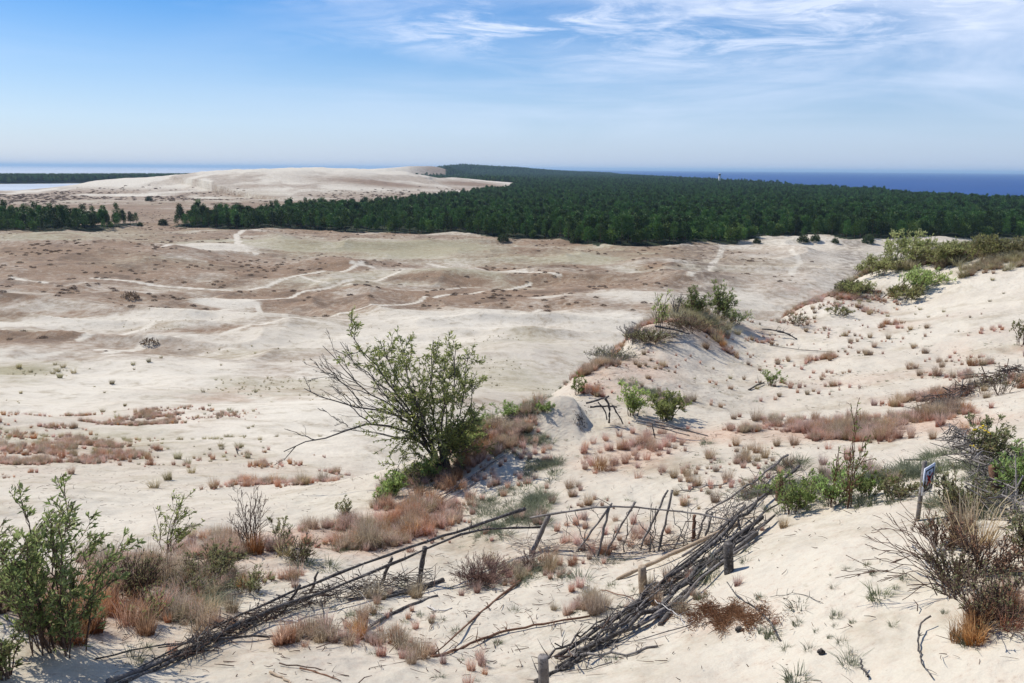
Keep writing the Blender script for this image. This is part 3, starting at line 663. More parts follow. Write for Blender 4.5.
for px, py, s, l in [(178,459,.62,'upper left bushy straw tuft of the valley clump above the willow saplings'),(188,464,.5,'right neighbour tuft in the valley clump above the willow saplings'),(168,480,.55,'lower front straw tuft of the valley clump, with a shadow'),(192,473,.5,'upright yellowish straw tuft right of the valley clump'),(154,488,.55,'lowest left tuft of the valley clump, spreading wide'),
        (238,448,.55,'brown tuft beside a dark twig on a sandy hummock'),(248,458,.5,'straw tuft just below the brown one on the hummock'),(257,466,.45,'lowest straw tuft on the left sandy hummock'),(117,418,.6,'single dark tuft alone on the bare left sand'),
        (112,384,1.0,'broad straw tuft on the flat left of the valley path'),(133,365,.95,'left tuft of a row of three on the far sand edge'),(149,362,1.0,'middle tuft of a row of three on the far sand edge'),(161,358,.8,'right tuft of a row of three on the far sand edge'),(60,378,1.1,'tallest tuft at the front of the pale green strip'),(285,555,.5,'dry tuft beside the dead bush at left')]:
    tuft('marram', px, py, s, l, name='marram_tuft')
zone('rust', 9, 990, 625, 35, 30, (.5, .9), 'brown grass tuft within the dead tangle at the lower right corner', 'tufts in the right tangle')
zone('rust', 30, 95, 615, 75, 32, (.6, 1.15), 'rusty tuft growing around the foot of the left willow bushes', 'tufts under the left willows')
zone('straw', 8, 180, 590, 70, 25, (.5, .9), 'dry straw tuft between the left willows and the dark poles', 'straw tufts by the dark poles')
for px, py, s, k, l, wd in [(108,600,1.15,'rust','tall rust orange grass clump against the big left willow',1),(84,628,.9,'rust','rust orange clump at the foot of the big left willow',1.2),(256,553,1.3,'rust','orange tuft at the foot of the dead brown bush',1),(60,640,.9,'rust','brown grass clump in the lower left corner shade',1.2),
        (200,632,.95,'straw','straw coloured tuft with reddish base beside the dark poles',1),(232,612,.8,'straw','pale spiky tuft above the joining dark poles',1),(150,575,1.0,'straw','straw clump between the two left willows',1.2),(345,545,1.0,'rust','orange brown clump at the end of the upper red band',1.3),
        (545,562,.75,'rust','orange brown tuft under the fence rail',1.3),(638,478,1.2,'pink','dark red tuft standing alone above the leaning stakes',1),(662,472,1.1,'pink','small lone tuft to the right of the dark red one',1),(519,519,1.2,'pink','upright pink tuft left of the fence post',1),
        (470,500,1.0,'rust','wide orange tuft on the slope above the long poles',1),(960,640,.6,'rust','low reddish brown tuft near the lower right corner',1.5),(975,545,1.5,'straw','big pale straw clump inside the tangled right bush',1.2),(962,530,1.2,'straw','smaller straw clump left of the big pale one',1),
        (600,470,1.2,'rust','brownish tuft at the left of the thick pink patch',1.2),(430,505,1.1,'rust','orange grass clump on the slope below the windswept willow',1.4),(412,520,1.1,'rust','orange grass clump at the bottom of the willow slope',1.4),(455,490,1.1,'rust','orange grass clump right beneath the willow stem',1.3),
        (702,599,1.2,'green','green tuft against the dark log pile',1),(799,607,1.3,'green','wide grey green tuft alone on the lower right sand',1.5),(836,617,1.1,'green','small round green tuft right of the wide one',1),(773,637,1.4,'green','green tuft touching the tip of the curved dark branch',1.2),
        (878,597,1.5,'green','green tuft at the tips of the sprawling dead stems',1.2),(851,664,1.4,'green','green tuft next to the forked dark stick',1),(612,661,1.2,'green','green tuft just right of the log pile foot',1),(797,680,1.7,'green','green tuft cut by the bottom edge of the picture',1.2),(706,444,2.2,'green','bright green tuft in front of the grey poles',1.1),(905,480,2.5,'green','fresh green grass left of the sign',1.2)]:
    tuft(k, px, py, s, l, wide=wd)

# stuff: continuous mats, sampled from the vegetated patches of the ground
CELL = np.exp(2*LR)
def sample(mask, n, seed):
    g = np.random.default_rng(seed); p = (mask*CELL).ravel(); p = p/p.sum(); k = g.choice(p.size, n, p=p)
    rj = np.exp(LR.ravel()[k]+g.uniform(-.004, .004, n)); aj = np.clip(AZ.ravel()[k]+g.uniform(-.001, .001, n), -AZM, AZM)
    return rj*np.sin(aj), rj*np.cos(aj)
def proto(key, px, py, label):
    o = tuft(key, px, py, 1., label); return o
gs = np.random.default_rng(4)
cell_r = np.gradient(rr)[None]*rr[None]*(az_f[1]-az_f[0]); CELL = np.broadcast_to(cell_r, X.shape)
pk = [o for o in COL.objects if o.type == 'MESH' and o.data in TV['pink']][:1]+[next(o for o in COL.objects if o.data is m) for m in TV['pink'][1:3]]
rk = [next((o for o in COL.objects if o.type == 'MESH' and o.data in TV['rust']))]; sk = [next((o for o in COL.objects if o.type == 'MESH' and o.data in TV['straw']))]
gk = [next((o for o in COL.objects if o.type == 'MESH' and o.data in TV['green']))]; mk = [next((o for o in COL.objects if o.type == 'MESH' and o.data in TV['marram']))]
nearm = (RD < 62)*1.
n9 = fbm(X, Y, .9, 171, 2)
sx_, sy_ = sample(np.clip(m_pink-.06, 0, 1)*nearm*sstep(-.25, .5, n9)*sstep(-.4, .3, fbm(X, Y, 3.2, 181, 2)), 8200, 21)
scatter_stuff('dry_grass', sx_, sy_, gs.uniform(.3, 1.0, len(sx_))*gs.uniform(.7, 1.2, len(sx_)), pk+rk+sk, np.array([.24, .24, .22, .14, .16]), 'thin pinkish dry grass spread in patches over the dune slopes', 'dry grass', 31)
g_l = addm(np.zeros(X.shape), [(800,490,60,20,1),(870,480,60,20,.9),(520,412,40,6,1.2),(350,520,40,20,.5),(260,560,60,12,.8),(170,590,70,14,.9),(90,640,60,20,1),(700,300,45,6,1),(655,395,35,12,.6),(600,350,50,14,.5),(905,266,50,6,.9),(860,285,25,8,.7),(425,485,30,14,.8),(470,440,30,8,1),(110,620,60,20,.8),(400,495,18,14,1),(460,455,18,14,.6),(730,560,40,14,.3),(980,520,40,60,.9),(620,575,60,12,.35),(450,600,80,12,.2),(770,375,20,6,.6),(330,600,120,10,.25)])*sstep(-.5, .4, n3)
sx_, sy_ = sample(np.clip(g_l-.1, 0, 1)*nearm*sstep(-.2, .5, n9), 2400, 22)
scatter_stuff('green_grass', sx_, sy_, gs.uniform(.8, 2.2, len(sx_)), gk, np.array([1.]), 'grey green grass growing in thin patches on the dune', 'green grass', 32)
tp = addm(np.zeros(X.shape), [(560,600,130,50,1),(450,640,120,30,.7),(620,560,60,20,.8),(350,620,80,30,.5),(600,510,60,20,.4),(740,480,60,30,.4),(640,380,50,20,.5),(760,340,60,20,.2),(880,370,90,30,.2),(500,450,60,20,.4)])*nearm*sstep(-.1, .5, n9)
cg = addm(np.zeros(X.shape), [(930,262,50,6,1),(885,275,18,8,.8),(1000,256,40,6,.8),(690,318,45,5,.6)])*nearm*sstep(24, 30, RD)*sstep(-.2, .4, n3)
sx_, sy_ = sample(cg, 1100, 29)
scatter_stuff('crest_grass', sx_, sy_, gs.uniform(.35, 1.0, len(sx_)), mk+sk, np.array([.4, .6]), 'yellowish grass around the shrubs on the dune crests', 'crest grass', 37)
sx_, sy_ = sample(tp, 1500, 28)
scatter_stuff('small_plants', sx_, sy_, gs.uniform(.25, .8, len(sx_)), gk+pk[:1]+sk, np.array([.45, .35, .20]), 'tiny sparse plants dotting the sand between sticks and slopes', 'small plants', 36)
vm = np.clip(sstep(-.1, .5, n1+.4*n2)*.6+m_pink, 0, 1)*sstep(24, 40, RD)*sstep(220, 120, RD)*(1-.8*np.clip(m_bare, 0, 1))
sx_, sy_ = sample(vm*sstep(0, .4, n2), 1700, 23)
scatter_stuff('dry_grass', sx_, sy_, gs.uniform(.1, .4, len(sx_))**1.0, mk, np.array([1.]), 'sparse specks of dry grass over the sandy valley', 'dry grass', 33)
# heather clumps on the plain
def clump_mb(seed, w, h, n=260, L=.16):
    g = np.random.default_rng(seed); v = g.normal(size=(n, 3)); v /= np.linalg.norm(v, axis=1)[:, None]; v[:, 2] = abs(v[:, 2])
    P = v*np.array([w/2, w/2, h])*g.uniform(.4, 1, (n, 1)); mb = MB(); mb.leaves(P, v+g.normal(size=v.shape)*.6, L*g.uniform(.6, 1.3, n), L*.6); return mb
MT['heather'] = leaf_mat('heather and crowberry', (.15,.10,.07), (.23,.165,.12), 1.5, .2, (.14,.13,.08))
MT['rust_leaf'] = leaf_mat('rusty dry leaves', (.36,.20,.12), (.50,.31,.19), 8, .55, (.28,.24,.12))
MT['juniper'] = leaf_mat('dark shrub leaves', (.045,.07,.025), (.08,.115,.04), 2, .2)
cm_ = clump_mb(5, 1.6, .38).mesh('shrub'); cm_.materials.append(MT['heather'])
def shrub_one(mesh, px, py, s, label, sz=1., group=None, name='low_shrub'):
    o = bpy.data.objects.new(name, mesh); COL.objects.link(o); o.location = tuple(G(px, py)); o.scale = (s, s*.9, s*sz); o.rotation_euler[2] = tr.uniform(0, 6); return tag(o, label, 'shrub', group)
hs_ = shrub_one(cm_, 131, 298, 3.0, 'dark low shrub heap on the pale sand track at left', 1.3)
hs2 = shrub_one(cm_, 150, 344, 2.0, 'dark shrub on a hummock at the near end of the left sand track', 1.2)
sx_, sy_ = sample(np.clip(m_red-.25, 0, 1)*sstep(120, 170, RD)*sstep(900, 500, RD)*sstep(-.1, .4, n2+.5*n3), 5200, 24)
scatter_stuff('heather', sx_, sy_, gs.uniform(.2, 1.15, len(sx_)), [hs_], np.array([1.]), 'brown heather and crowberry covering the plain in patches', 'heather', 34)
sx_, sy_ = sample(dz*low*(1-m_for)*(HG > 1.2)*sstep(1500, 1300, RD)*sstep(.0, .3, nf+.2), 1500, 25)
scatter_stuff('heather', sx_, sy_, gs.uniform(.8, 3.2, len(sx_)), [hs_], np.array([1.]), 'brown scrub at the foot of the far white dune', 'heather', 35)
# shrubs standing at the forest edge and on the plain
jm = [clump_mb(60+k, 2.2, 1.6, 900, .26).mesh('shrub') for k in range(3)]
for m in jm: m.materials.append(MT['juniper'])
for k, (px, py, s, l) in enumerate([(503,241,2.9,'dark round shrub standing clear of the forest edge, right of the paths'),(576,243,3.3,'larger dark shrub standing in front of the forest edge'),(803,242,3.0,'flat dark shrub on sand at the forest edge'),(815,241,2.6,'shrub touching the flat dark one on its right'),
        (757,243,2.0,'small leafy shrub beside the pale opening in the forest edge'),(149,201,4.2,'round green shrub on the brown scrub beyond the groves'),
        (163,225,3.0,'bush at the left tip of the big forest'),(140,226,2.0,'bush in the gap between grove and forest'),(835,243,2.0,'yellow green shrub patch on the sand by the forest'),(868,243,3.4,'broad dark shrub half hidden by the crest bushes')]):
    shrub_one(jm[k % 3], px, py, s, l, .85, name='shrub')
# ------------------------------------------------------------------ leafy bushes
def grow(P, r0, lvl, leafy, st, lv, g, sub=7, spread=.7, up=.15, wind=(.25, 0, .1)):
    """st: list of (points, radii); lv: list of (pos, dir) for leaves"""
    P = smooth_path(P, 9, np.linalg.norm(P[-1]-P[0])*.012, int(g.integers(1e6))); st.append((P, np.linspace(r0, r0*.3, len(P))))
    L = np.sum(np.linalg.norm(np.diff(P, axis=0), axis=1))
    if lvl == 0:
        if leafy > 0:
            m = max(3 if leafy > 20 else 1, int(1.7*leafy*L*g.uniform(.6, 1.4))); t = g.uniform(.1, 1, m)*(len(P)-1.01); i = t.astype(int); f = (t-i)[:, None]
            pos = P[i]*(1-f)+P[i+1]*f; d = P[i+1]-P[i]; d /= np.linalg.norm(d, axis=1)[:, None]
            lv.append((pos, d+g.normal(size=(m, 3))*.55+np.array(wind)))
        return
    for _ in range(sub):
        t = g.uniform(.12, 1.0); q = t*(len(P)-1.01); i = int(q); p0 = P[i]+(P[i+1]-P[i])*(q-i); d = P[i+1]-P[i]; d /= np.linalg.norm(d)
        v = d*.75+g.normal(size=3)*spread*.6+np.array(wind)*.6; v[2] += up; v /= np.linalg.norm(v)
        l = L*g.uniform(.2, .42)*(1.35-.95*t); mid = p0+v*l*.5+g.normal(size=3)*l*.06
        grow(np.array([p0, mid, p0+v*l+np.array([0, 0, up*l*.3])+np.array(wind)*l*.3]), r0*(.5 if lvl > 1 else .42)*(1-.3*t), lvl-1, leafy, st, lv, g, max(3, sub-2), spread, up, wind)
def finish(root, st, lv, smat, lmat, lL, lW, rmin=.003):
    mb = MB()
    for P, rd in st: mb.tube(P, np.maximum(rd, rmin), 5 if rd[0] > .01 else 3, cap=False)
    mb.build('stems', MT[smat], root, smooth=True)
    if lv:
        P = np.concatenate([a for a, b in lv]); D = np.concatenate([b for a, b in lv]); n_ = len(P)
        mb = MB(); mb.leaves(P, D, lL*RNG.uniform(.6, 1.3, n_), lW*RNG.uniform(.7, 1.2, n_)); mb.build('foliage', MT[lmat], root)
def bush(label, px, py, h, w, ns, lmat, seed, leafy=60, lL=.06, lW=.02, name='shrub', cat='shrub', smat='twig', sub=6, lean=(0, 0), r0=.012, lvl=2, rmin=.003, group=None, wind=(.12, 0, .1), base_r=.12, spread=.7):
    g = np.random.default_rng(seed); b = G(px, py); root = empty(name, b); tag(root, label, cat, group)
    st = []; lv = []
    for k in range(ns):
        a = g.uniform(0, 6.283); q = w/2*math.sqrt(g.uniform(.02, 1)); hh = h*g.uniform(.6, 1)*(1-.35*(q/(w/2))**2)
        o = np.array([math.cos(a), math.sin(a), 0]); s = b+o*base_r*w*g.uniform(0, 1)+[0, 0, -.06]
        tip = b+o*q*.85+np.array([lean[0], lean[1], hh*.85]); mid = s*.55+tip*.45+[0, 0, .12*h]-o*q*.1
        grow(np.array([s, mid, tip]), r0*g.uniform(.6, 1.1), lvl, leafy, st, lv, g, sub, spread, .15, wind)
    finish(root, st, lv, smat, lmat, lL, lW, rmin); return root

# windswept willow at the centre
def willow():
    b = G(446, 470); root = empty('willow_tree', b); tag(root, 'windswept willow leaning over the valley, leafy right side and bare branches reaching left', 'tree')
    g = np.random.default_rng(12); st = []; lv = []; Y0 = b[1]; m = mpp(b)
    def lp(pts, dy): 
        pts = [(446+(x-446)*.97-5, 470+(y-470)*.97) for x, y in pts]
        n_ = len(pts); return np.array([at(x, y, Y0+dy*(k/(n_-1))) for k, (x, y) in enumerate(pts)])
    LE = [([(444,470),(428,436),(405,402),(382,370),(362,345),(352,328)], -.3, .045, 18), ([(445,470),(430,430),(412,396),(396,362),(386,338)], .5, .04, 17), ([(447,470),(440,425),(435,388),(434,358),(438,336)], .1, .04, 17),
          ([(447,470),(447,432),(455,398),(461,365),(462,340)], -.5, .04, 17), ([(448,470),(456,434),(466,404),(472,376),(474,354)], .4, .035, 17), ([(448,470),(460,446),(474,430),(486,422)], .2, .025, 14),
          ([(444,470),(428,455),(412,448),(402,462),(394,482)], -.3, .02, 12), ([(442,470),(425,468),(408,476),(396,492)], -.5, .015, 12), ([(444,470),(436,430),(420,405),(412,372),(408,345)], -.7, .035, 15), ([(448,468),(462,430),(470,415),(480,395),(482,380)], -.3, .03, 14), ([(446,468),(440,440),(425,420),(400,400),(378,385),(368,360)], .8, .03, 13), ([(447,470),(452,420),(448,390),(450,365),(452,345)], .9, .035, 15)]
    for pts, dy, r, lf in LE: grow(lp(pts, dy), r*.7, 2, lf*1.55, st, lv, g, 14, 1.1, -.03, (.08, 0, .02))
    sd_ = []; DE = [([(440,458),(418,430),(395,420),(370,421),(350,425),(328,437),(303,447),(284,451)], -.6, .04), ([(438,452),(415,416),(390,410),(362,404),(338,402),(322,390),(305,386)], .3, .035), ([(430,432),(402,408),(372,392),(350,372),(334,352),(324,342)], -.2, .025),
          ([(420,420),(394,390),(362,366),(342,338)], .4, .022), ([(365,404),(345,380),(325,366),(310,362)], -.3, .016), ([(350,425),(335,415),(322,408)], -.1, .012), ([(372,392),(352,385),(330,372),(312,376)], .3, .014)]
    for pts, dy, r in DE: grow(lp(pts, dy), r, 2, 0, st, lv, g, 7, .5, .1, (-.15, 0, .1))
    finish(root, st, lv, 'bark_dark', 'willow_leaf', .10, .03, .0048)
    mb = MB(); mb.tube([b+[0, 0, -.4], b+[0.02, 0, .1], b+[-.08, 0, .5], b+[-.2, 0, .9]], [.14, .11, .08, .05], 10, .08); mb.build('trunk', MT['bark_dark'], root, smooth=True)
willow()
# left foreground
bush('big leafy willow bush filling the lower left corner', 60, 650, 1.85, 2.0, 26, 'willow_leaf_dark', 31, 34, .068, .021, 'willow_bush', 'bush', 'twig', 7, (.02, 0), .012, wind=(.22, 0, .1))
bush('loose arching willow bush cut by the left edge of the picture', -2, 610, 1.9, 1.4, 10, 'willow_leaf_dark', 32, 34, .055, .016, 'willow_bush', 'bush', 'twig', 6, (.25, 0), .016, wind=(.4, 0, .1))
bush('darker willow shoots at the very bottom left', 8, 675, .8, 1.0, 10, 'willow_leaf_dark', 33, 75, .05, .016, 'willow_bush', 'bush', 'twig', 6, (0, 0), .012)
bush('slender willow sapling right of the big left bush', 164, 560, 1.45, .75, 7, 'willow_leaf', 34, 34, .06, .018, 'willow_sapling', 'sapling', 'twig', 6, (.22, 0), .010, wind=(.3, 0, .1))
bush('bare brown bush with thin spreading twigs', 250, 549, 1.35, 1.1, 16, 'willow_leaf', 35, 0, name='dead_bush', cat='bush', r0=.008, sub=6)
bush('sparse green weed beside the bare brown bush', 281, 548, .7, .6, 8, 'mixed_leaf', 36, 35, .045, .016, 'weed', 'weed', r0=.005)
bush('low dusky bush behind the joining dark poles', 200, 588, .45, 1.5, 26, 'mixed_leaf', 37, 40, .035, .012, 'low_bush', 'bush', r0=.006)
bush('grey green low plant just above the dark poles', 250, 592, .4, .9, 16, 'mixed_leaf', 38, 60, .035, .010, 'low_bush', 'bush', r0=.005)
bush('thin grassy green plant in front of the left willow', 150, 625, .42, .7, 14, 'shrub_leaf', 39, 20, .04, .008, 'weed', 'weed', r0=.004, wind=(.2, 0, .3))
bush('light green plant half way down the gully left of the willow slope', 345, 520, .55, .7, 10, 'mixed_leaf', 40, 30, .05, .018, 'weed', 'weed', r0=.006)
bush('bright green low bush hanging under the windswept willow', 392, 496, .8, .8, 14, 'shrub_leaf', 41, 45, .07, .028, 'low_bush', 'bush', r0=.008)
bush('small bright green plant at the foot of the willow slope', 381, 505, .5, .45, 9, 'shrub_leaf', 42, 60, .06, .024, 'weed', 'weed', r0=.006)
bush('low green juniper like mat right of the windswept willow', 512, 414, .35, 1.5, 24, 'shrub_leaf', 43, 70, .05, .016, 'low_bush', 'bush', r0=.006)
bush('small green cushion on the ridge left of the sand mound', 545, 411, .3, .7, 14, 'shrub_leaf', 44, 70, .05, .016, 'low_bush', 'bush', r0=.005)
bush('creeping brown green bush between willow and green mat', 482, 428, .4, 1.5, 20, 'willow_leaf_dark', 45, 60, .06, .02, 'low_bush', 'bush', r0=.008)
bush('airy reddish dead bush under the long poles at centre', 482, 584, .5, 1.35, 80, 'mixed_leaf', 46, 0, name='dead_bush', cat='bush', smat='twig_pink', r0=.004, sub=7, rmin=.0022)
bush('reddish dead twigs to the right of the airy dead bush', 530, 568, .35, .7, 26, 'mixed_leaf', 47, 0, name='dead_bush', cat='bush', smat='twig_pink', r0=.004, sub=6, rmin=.0022)
# centre shrubs
bush('leafy shrub right of the black sticks, left one of two', 632, 415, 1.25, 1.3, 15, 'willow_leaf', 51, 42, .085, .03, 'shrub', 'shrub', r0=.012, sub=6)
bush('round leafy shrub above the grey poles, right one of two', 668, 420, 1.0, 1.7, 20, 'willow_leaf', 52, 55, .08, .03, 'shrub', 'shrub', 'bark_dark', r0=.014, sub=6)
bush('thin fresh shrub on the ridge left of the black sticks', 577, 395, .9, .7, 7, 'shrub_leaf', 53, 22, .07, .026, 'shrub', 'shrub', r0=.008)
bush('tall thin sapling with few leaves on the far hump', 659, 331, 2.2, 1.1, 5, 'willow_leaf', 54, 18, .12, .04, 'sapling', 'sapling', r0=.018, rmin=.006)
bush('grey leafy shrub on the far hump, left of two', 693, 318, 1.7, 2.0, 18, 'willow_leaf_dark', 55, 30, .12, .035, 'shrub', 'shrub', r0=.015, rmin=.006)
bush('grey leafy shrub on the far hump, right of two', 719, 318, 1.9, 2.1, 22, 'willow_leaf_dark', 56, 30, .12, .035, 'shrub', 'shrub', r0=.015, rmin=.006)
bush('leafless dark bush between sapling and grey shrubs on the far hump', 675, 320, 1.7, 1.0, 7, 'willow_leaf', 57, 0, name='dead_bush', cat='bush', smat='bark_dark', r0=.02, rmin=.007, sub=4)
bush('tangle of grey dead twigs on the left shoulder of the far hump', 636, 342, .9, 2.4, 34, 'willow_leaf', 58, 0, name='dead_bush', cat='bush', smat='bark_grey', r0=.012, rmin=.005, sub=5)
bush('brown dead scrub at the front of the far hump', 690, 330, .6, 3.6, 60, 'mixed_leaf', 59, 10, .07, .02, 'dead_bush', 'bush', r0=.01, rmin=.005, sub=5)
bush('little yellow green shrub behind a fallen branch on the right slope', 770, 386, .8, 1.3, 11, 'shrub_leaf', 60, 26, .07, .022, 'shrub', 'shrub', r0=.008)
bush('thin shrub above the dark branch on the saddle', 796, 326, .9, 1.5, 12, 'mixed_leaf', 61, 16, .09, .025, 'shrub', 'shrub', r0=.012, rmin=.005)
bush('small olive bush at the bottom of the crest scrub', 840, 316, .6, 1.8, 14, 'mixed_leaf', 62, 30, .09, .03, 'low_bush', 'bush', r0=.01, rmin=.005)
bush('dead twigs at the right border of the picture beyond the trench', 1000, 395, .9, 1.8, 14, 'mixed_leaf', 63, 5, name='dead_bush', cat='bush', r0=.008)
bush('thin shrub leaning in from the right border', 1022, 345, 1.5, 1.3, 10, 'mixed_leaf', 64, 24, .09, .03, 'shrub', 'shrub', r0=.012, rmin=.004)
CB = [(878,272,1.9,3.0,'shrub_yellow','yellow green bush at the left end of the crest thicket'),(905,262,2.4,3.6,'shrub_yellow','second bush from the left in the crest thicket, the tallest'),(925,285,2.0,3.0,'willow_leaf','green bush at the front of the crest thicket'),(935,262,2.3,3.8,'shrub_yellow','broad yellow green bush in the middle of the crest thicket'),
      (960,258,2.2,3.2,'shrub_yellow','bush right of the middle of the crest thicket'),(988,254,1.7,3.2,'shrub_yellow','reddish green bush near the right end of the crest thicket'),(1015,252,1.6,3.0,'mixed_leaf','rust tinged bush at the right end of the crest thicket'),(855,292,1.1,2.4,'shrub_yellow','low bush trailing down the left flank of the crest'),(905,296,1.2,2.4,'shrub_yellow','low bush hanging over the bare sand below the crest'),(846,291,1.0,2.0,'mixed_leaf','small olive bush furthest left on the crest flank')]
for k, (px, py, h, w_, lm, l) in enumerate(CB):
    bush(l, px, py+2, h*.8*(1, 1.25, .8, 1, .75, 1.1, .9, 1, 1, 1)[k], w_*1.05, 34, lm, 80+k, 15, .14, .045, 'bush', 'bush', 'twig', 8, (.2, 0), .016, rmin=.005, base_r=.48, spread=.9)
bush('grey brown scrub covering the left flank of the far hump', 612, 362, .6, 2.6, 50, 'mixed_leaf', 161, 6, .06, .02, 'dead_bush', 'bush', 'bark_grey', r0=.01, rmin=.005, sub=6)
bush('dark scrub between the left flank scrub and the top of the far hump', 650, 342, .6, 2.8, 50, 'mixed_leaf', 162, 14, .07, .022, 'dead_bush', 'bush', 'twig', r0=.01, rmin=.005, sub=6)
bush('green sprigs among the dead scrub on the right end of the far hump', 735, 324, .9, 2.2, 22, 'willow_leaf', 163, 18, .09, .03, 'shrub', 'shrub', r0=.01, rmin=.004)
bush('low green shrub above the windswept willow roots', 466, 446, .7, 1.5, 22, 'willow_leaf', 164, 30, .075, .025, 'low_bush', 'bush', r0=.008)
bush('dusky bush in the shade right under the willow', 428, 480, .7, 1.0, 20, 'willow_leaf', 165, 26, .07, .024, 'low_bush', 'bush', r0=.008)
bush('thicket of brown twigs left of the poles and right of the left willow', 135, 600, .7, 1.1, 44, 'mixed_leaf', 166, 14, .04, .013, 'low_bush', 'bush', r0=.006)
bush('grey green shrub in the middle of the lower left vegetation', 215, 575, .55, 1.1, 34, 'mixed_leaf', 167, 26, .04, .013, 'low_bush', 'bush', r0=.006)
bush('brown green shrub just behind the upper ends of the left poles', 300, 560, .45, .9, 26, 'mixed_leaf', 168, 16, .04, .013, 'low_bush', 'bush', r0=.005)
# right foreground
bush('dense green weed patch beyond the pale sand, right of the log pile', 792, 512, .85, 1.3, 22, 'shrub_leaf', 101, 34, .06, .022, 'weed', 'weed', r0=.006)
bush('green weeds at the foot of the tall red stems', 835, 505, .75, 1.1, 18, 'shrub_leaf', 102, 30, .055, .02, 'weed', 'weed', r0=.006)
bush('low green weed right of the tall red stems', 868, 498, .55, .9, 14, 'shrub_leaf', 103, 45, .05, .02, 'weed', 'weed', r0=.005)
bush('thin green weed between the red stems and the sign', 895, 500, .5, .9, 14, 'mixed_leaf', 104, 40, .045, .018, 'weed', 'weed', r0=.005)
bush('tall leafy shoots with reddish stems above the green weeds', 848, 508, 1.8, .5, 6, 'shrub_leaf', 105, 12, .06, .025, 'weed', 'weed', 'wood_red', 5, r0=.010, lvl=1, rmin=.005)
bush('slender upright shoot left of the tall red stems', 830, 508, 1.5, .3, 3, 'shrub_leaf', 106, 12, .055, .022, 'weed', 'weed', 'wood_red', 5, r0=.009, lvl=1, rmin=.005)
bush('olive and rust bush directly behind the tangled straw, right of the sign', 958, 515, .75, 1.1, 26, 'mixed_leaf', 107, 75, .035, .012, 'bush', 'bush', r0=.006)
bush('rusty low bush in front of the straw clumps', 985, 575, .55, 1.1, 26, 'rust_leaf', 108, 9, .035, .012, 'bush', 'bush', r0=.006)
bush('thin rusty bush left of the straw clumps', 940, 548, .5, .8, 26, 'rust_leaf', 109, 10, .035, .011, 'bush', 'bush', r0=.005)
bush('tangled dead twigs in the lower right corner', 990, 622, .5, 1.3, 34, 'mixed_leaf', 110, 6, .03, .01, 'dead_bush', 'bush', r0=.006, sub=7)
bush('dead twigs around the foot of the straw clumps', 955, 585, .4, 1.0, 30, 'mixed_leaf', 111, 4, .03, .01, 'dead_bush', 'bush', r0=.005, sub=6)
r_ = bush('green bush with yellow flower heads behind the brush fence', 988, 462, .9, 1.1, 24, 'mixed_leaf', 112, 60, .05, .018, 'flowering_bush', 'bush', r0=.007)
MT['yellow'] = flat_mat('yellow petals', (.72, .52, .03), .7)
for px, py in [(975,430),(980,428),(986,431),(973,446),(978,449),(989,433),(983,426),(975,452)]:
    p = at(px, py, r_.location[1]-.1); mb = MB()
    for _ in range(7): 
        q = p+RNG.normal(0, .016, 3)*[1, 1, .3]; mb.tube([q, q+[0, 0, .008]], [.009, .011], 6)
    mb.build('flower_head', MT['yellow'], r_)
bush('green bush at the right border beside the wooden post', 1020, 500, .9, 1.0, 20, 'shrub_leaf', 113, 50, .05, .018, 'bush', 'bush', r0=.007)
bush('dark olive bush at the right border below the weathered brush', 1028, 560, .8, .9, 22, 'mixed_leaf', 114, 22, .04, .014, 'bush', 'bush', r0=.007)
# sprawling bare stems reaching left over the sand from the right bush
root = empty('bare_stems', G(955, 590)); tag(root, 'long bare reddish stems sprawling left over the sand from the right bush', 'dead stems')
gg = np.random.default_rng(55); st = []; lv = []; b = G(955, 592)
for k, (tx, ty) in enumerate([(868,536),(880,528),(862,560),(835,578),(893,520),(905,512),(885,580),(902,600),(915,545),(872,548),(925,530),(900,560),(895,545)]):
    t_ = ov(tx, ty, min(ty+28, 610)); mid = (b+t_)/2+[gg.normal(0, .05), gg.normal(0, .05), .10+gg.uniform(0, .12)]
    grow(np.array([b+[gg.normal(0, .08), gg.normal(0, .08), -.03], mid, t_]), .007, 1, 0, st, lv, gg, 5, .35, .02, (-.2, 0, .05))
finish(root, st, lv, 'twig', 'mixed_leaf', .03, .01, .0038)

# ------------------------------------------------------------------ fences, poles, logs
# rustic fence with leaning stakes
root = empty('rustic_fence', G(600, 552)); tag(root, 'rustic fence of leaning grey stakes tied to one bent rail', 'fence')
def Yb(px, py): return G(px, py)[1]
pole('rail', None, None, [at(530,518,Yb(533,552)), at(559,513,Yb(560,553)), at(582,509,Yb(585,553)), at(612,506,Yb(600,553)), at(649,508,Yb(645,551)), at(675,511,Yb(665,550)), at(708,515,Yb(700,545)), at(734,521,Yb(730,540))], (4.2, 3.2), 'bark_grey', 8, 1, parent=root, stublen=.1)
pole('branch', None, None, [at(612,506,Yb(600,553)), at(600,499,Yb(600,553)), at(595,497,Yb(600,553))], (1.5, .8), 'bark_dark', 0, 2, parent=root)
for k, (x0, y0, x1, y1, w_, m_) in enumerate([(549,515,532,553,8.5,'bark_grey'),(612,503,577,552,4.5,'bark_grey'),(609,507,598,556,5,'bark_grey'),(635,502,604,555,4.5,'bark_grey'),(668,490,640,549,4,'bark_grey'),(672,490,659,551,4.5,'bark_grey'),(695,515,693,541,7,'wood_red'),(707,511,697,541,4,'bark_grey'),(712,512,705,539,3.5,'bark_grey'),(738,519,742,540,4,'bark_dark')]):
    B = G(x1, y1); T_ = at(x0, y0, B[1]+.05+.04*(k % 3)); P = [B+(B-T_)*.12, B*.5+T_*.5, T_]
    pole('stake', None, None, P, (w_, w_*.9), m_, 3, 10+k, parent=root, stublen=.05)
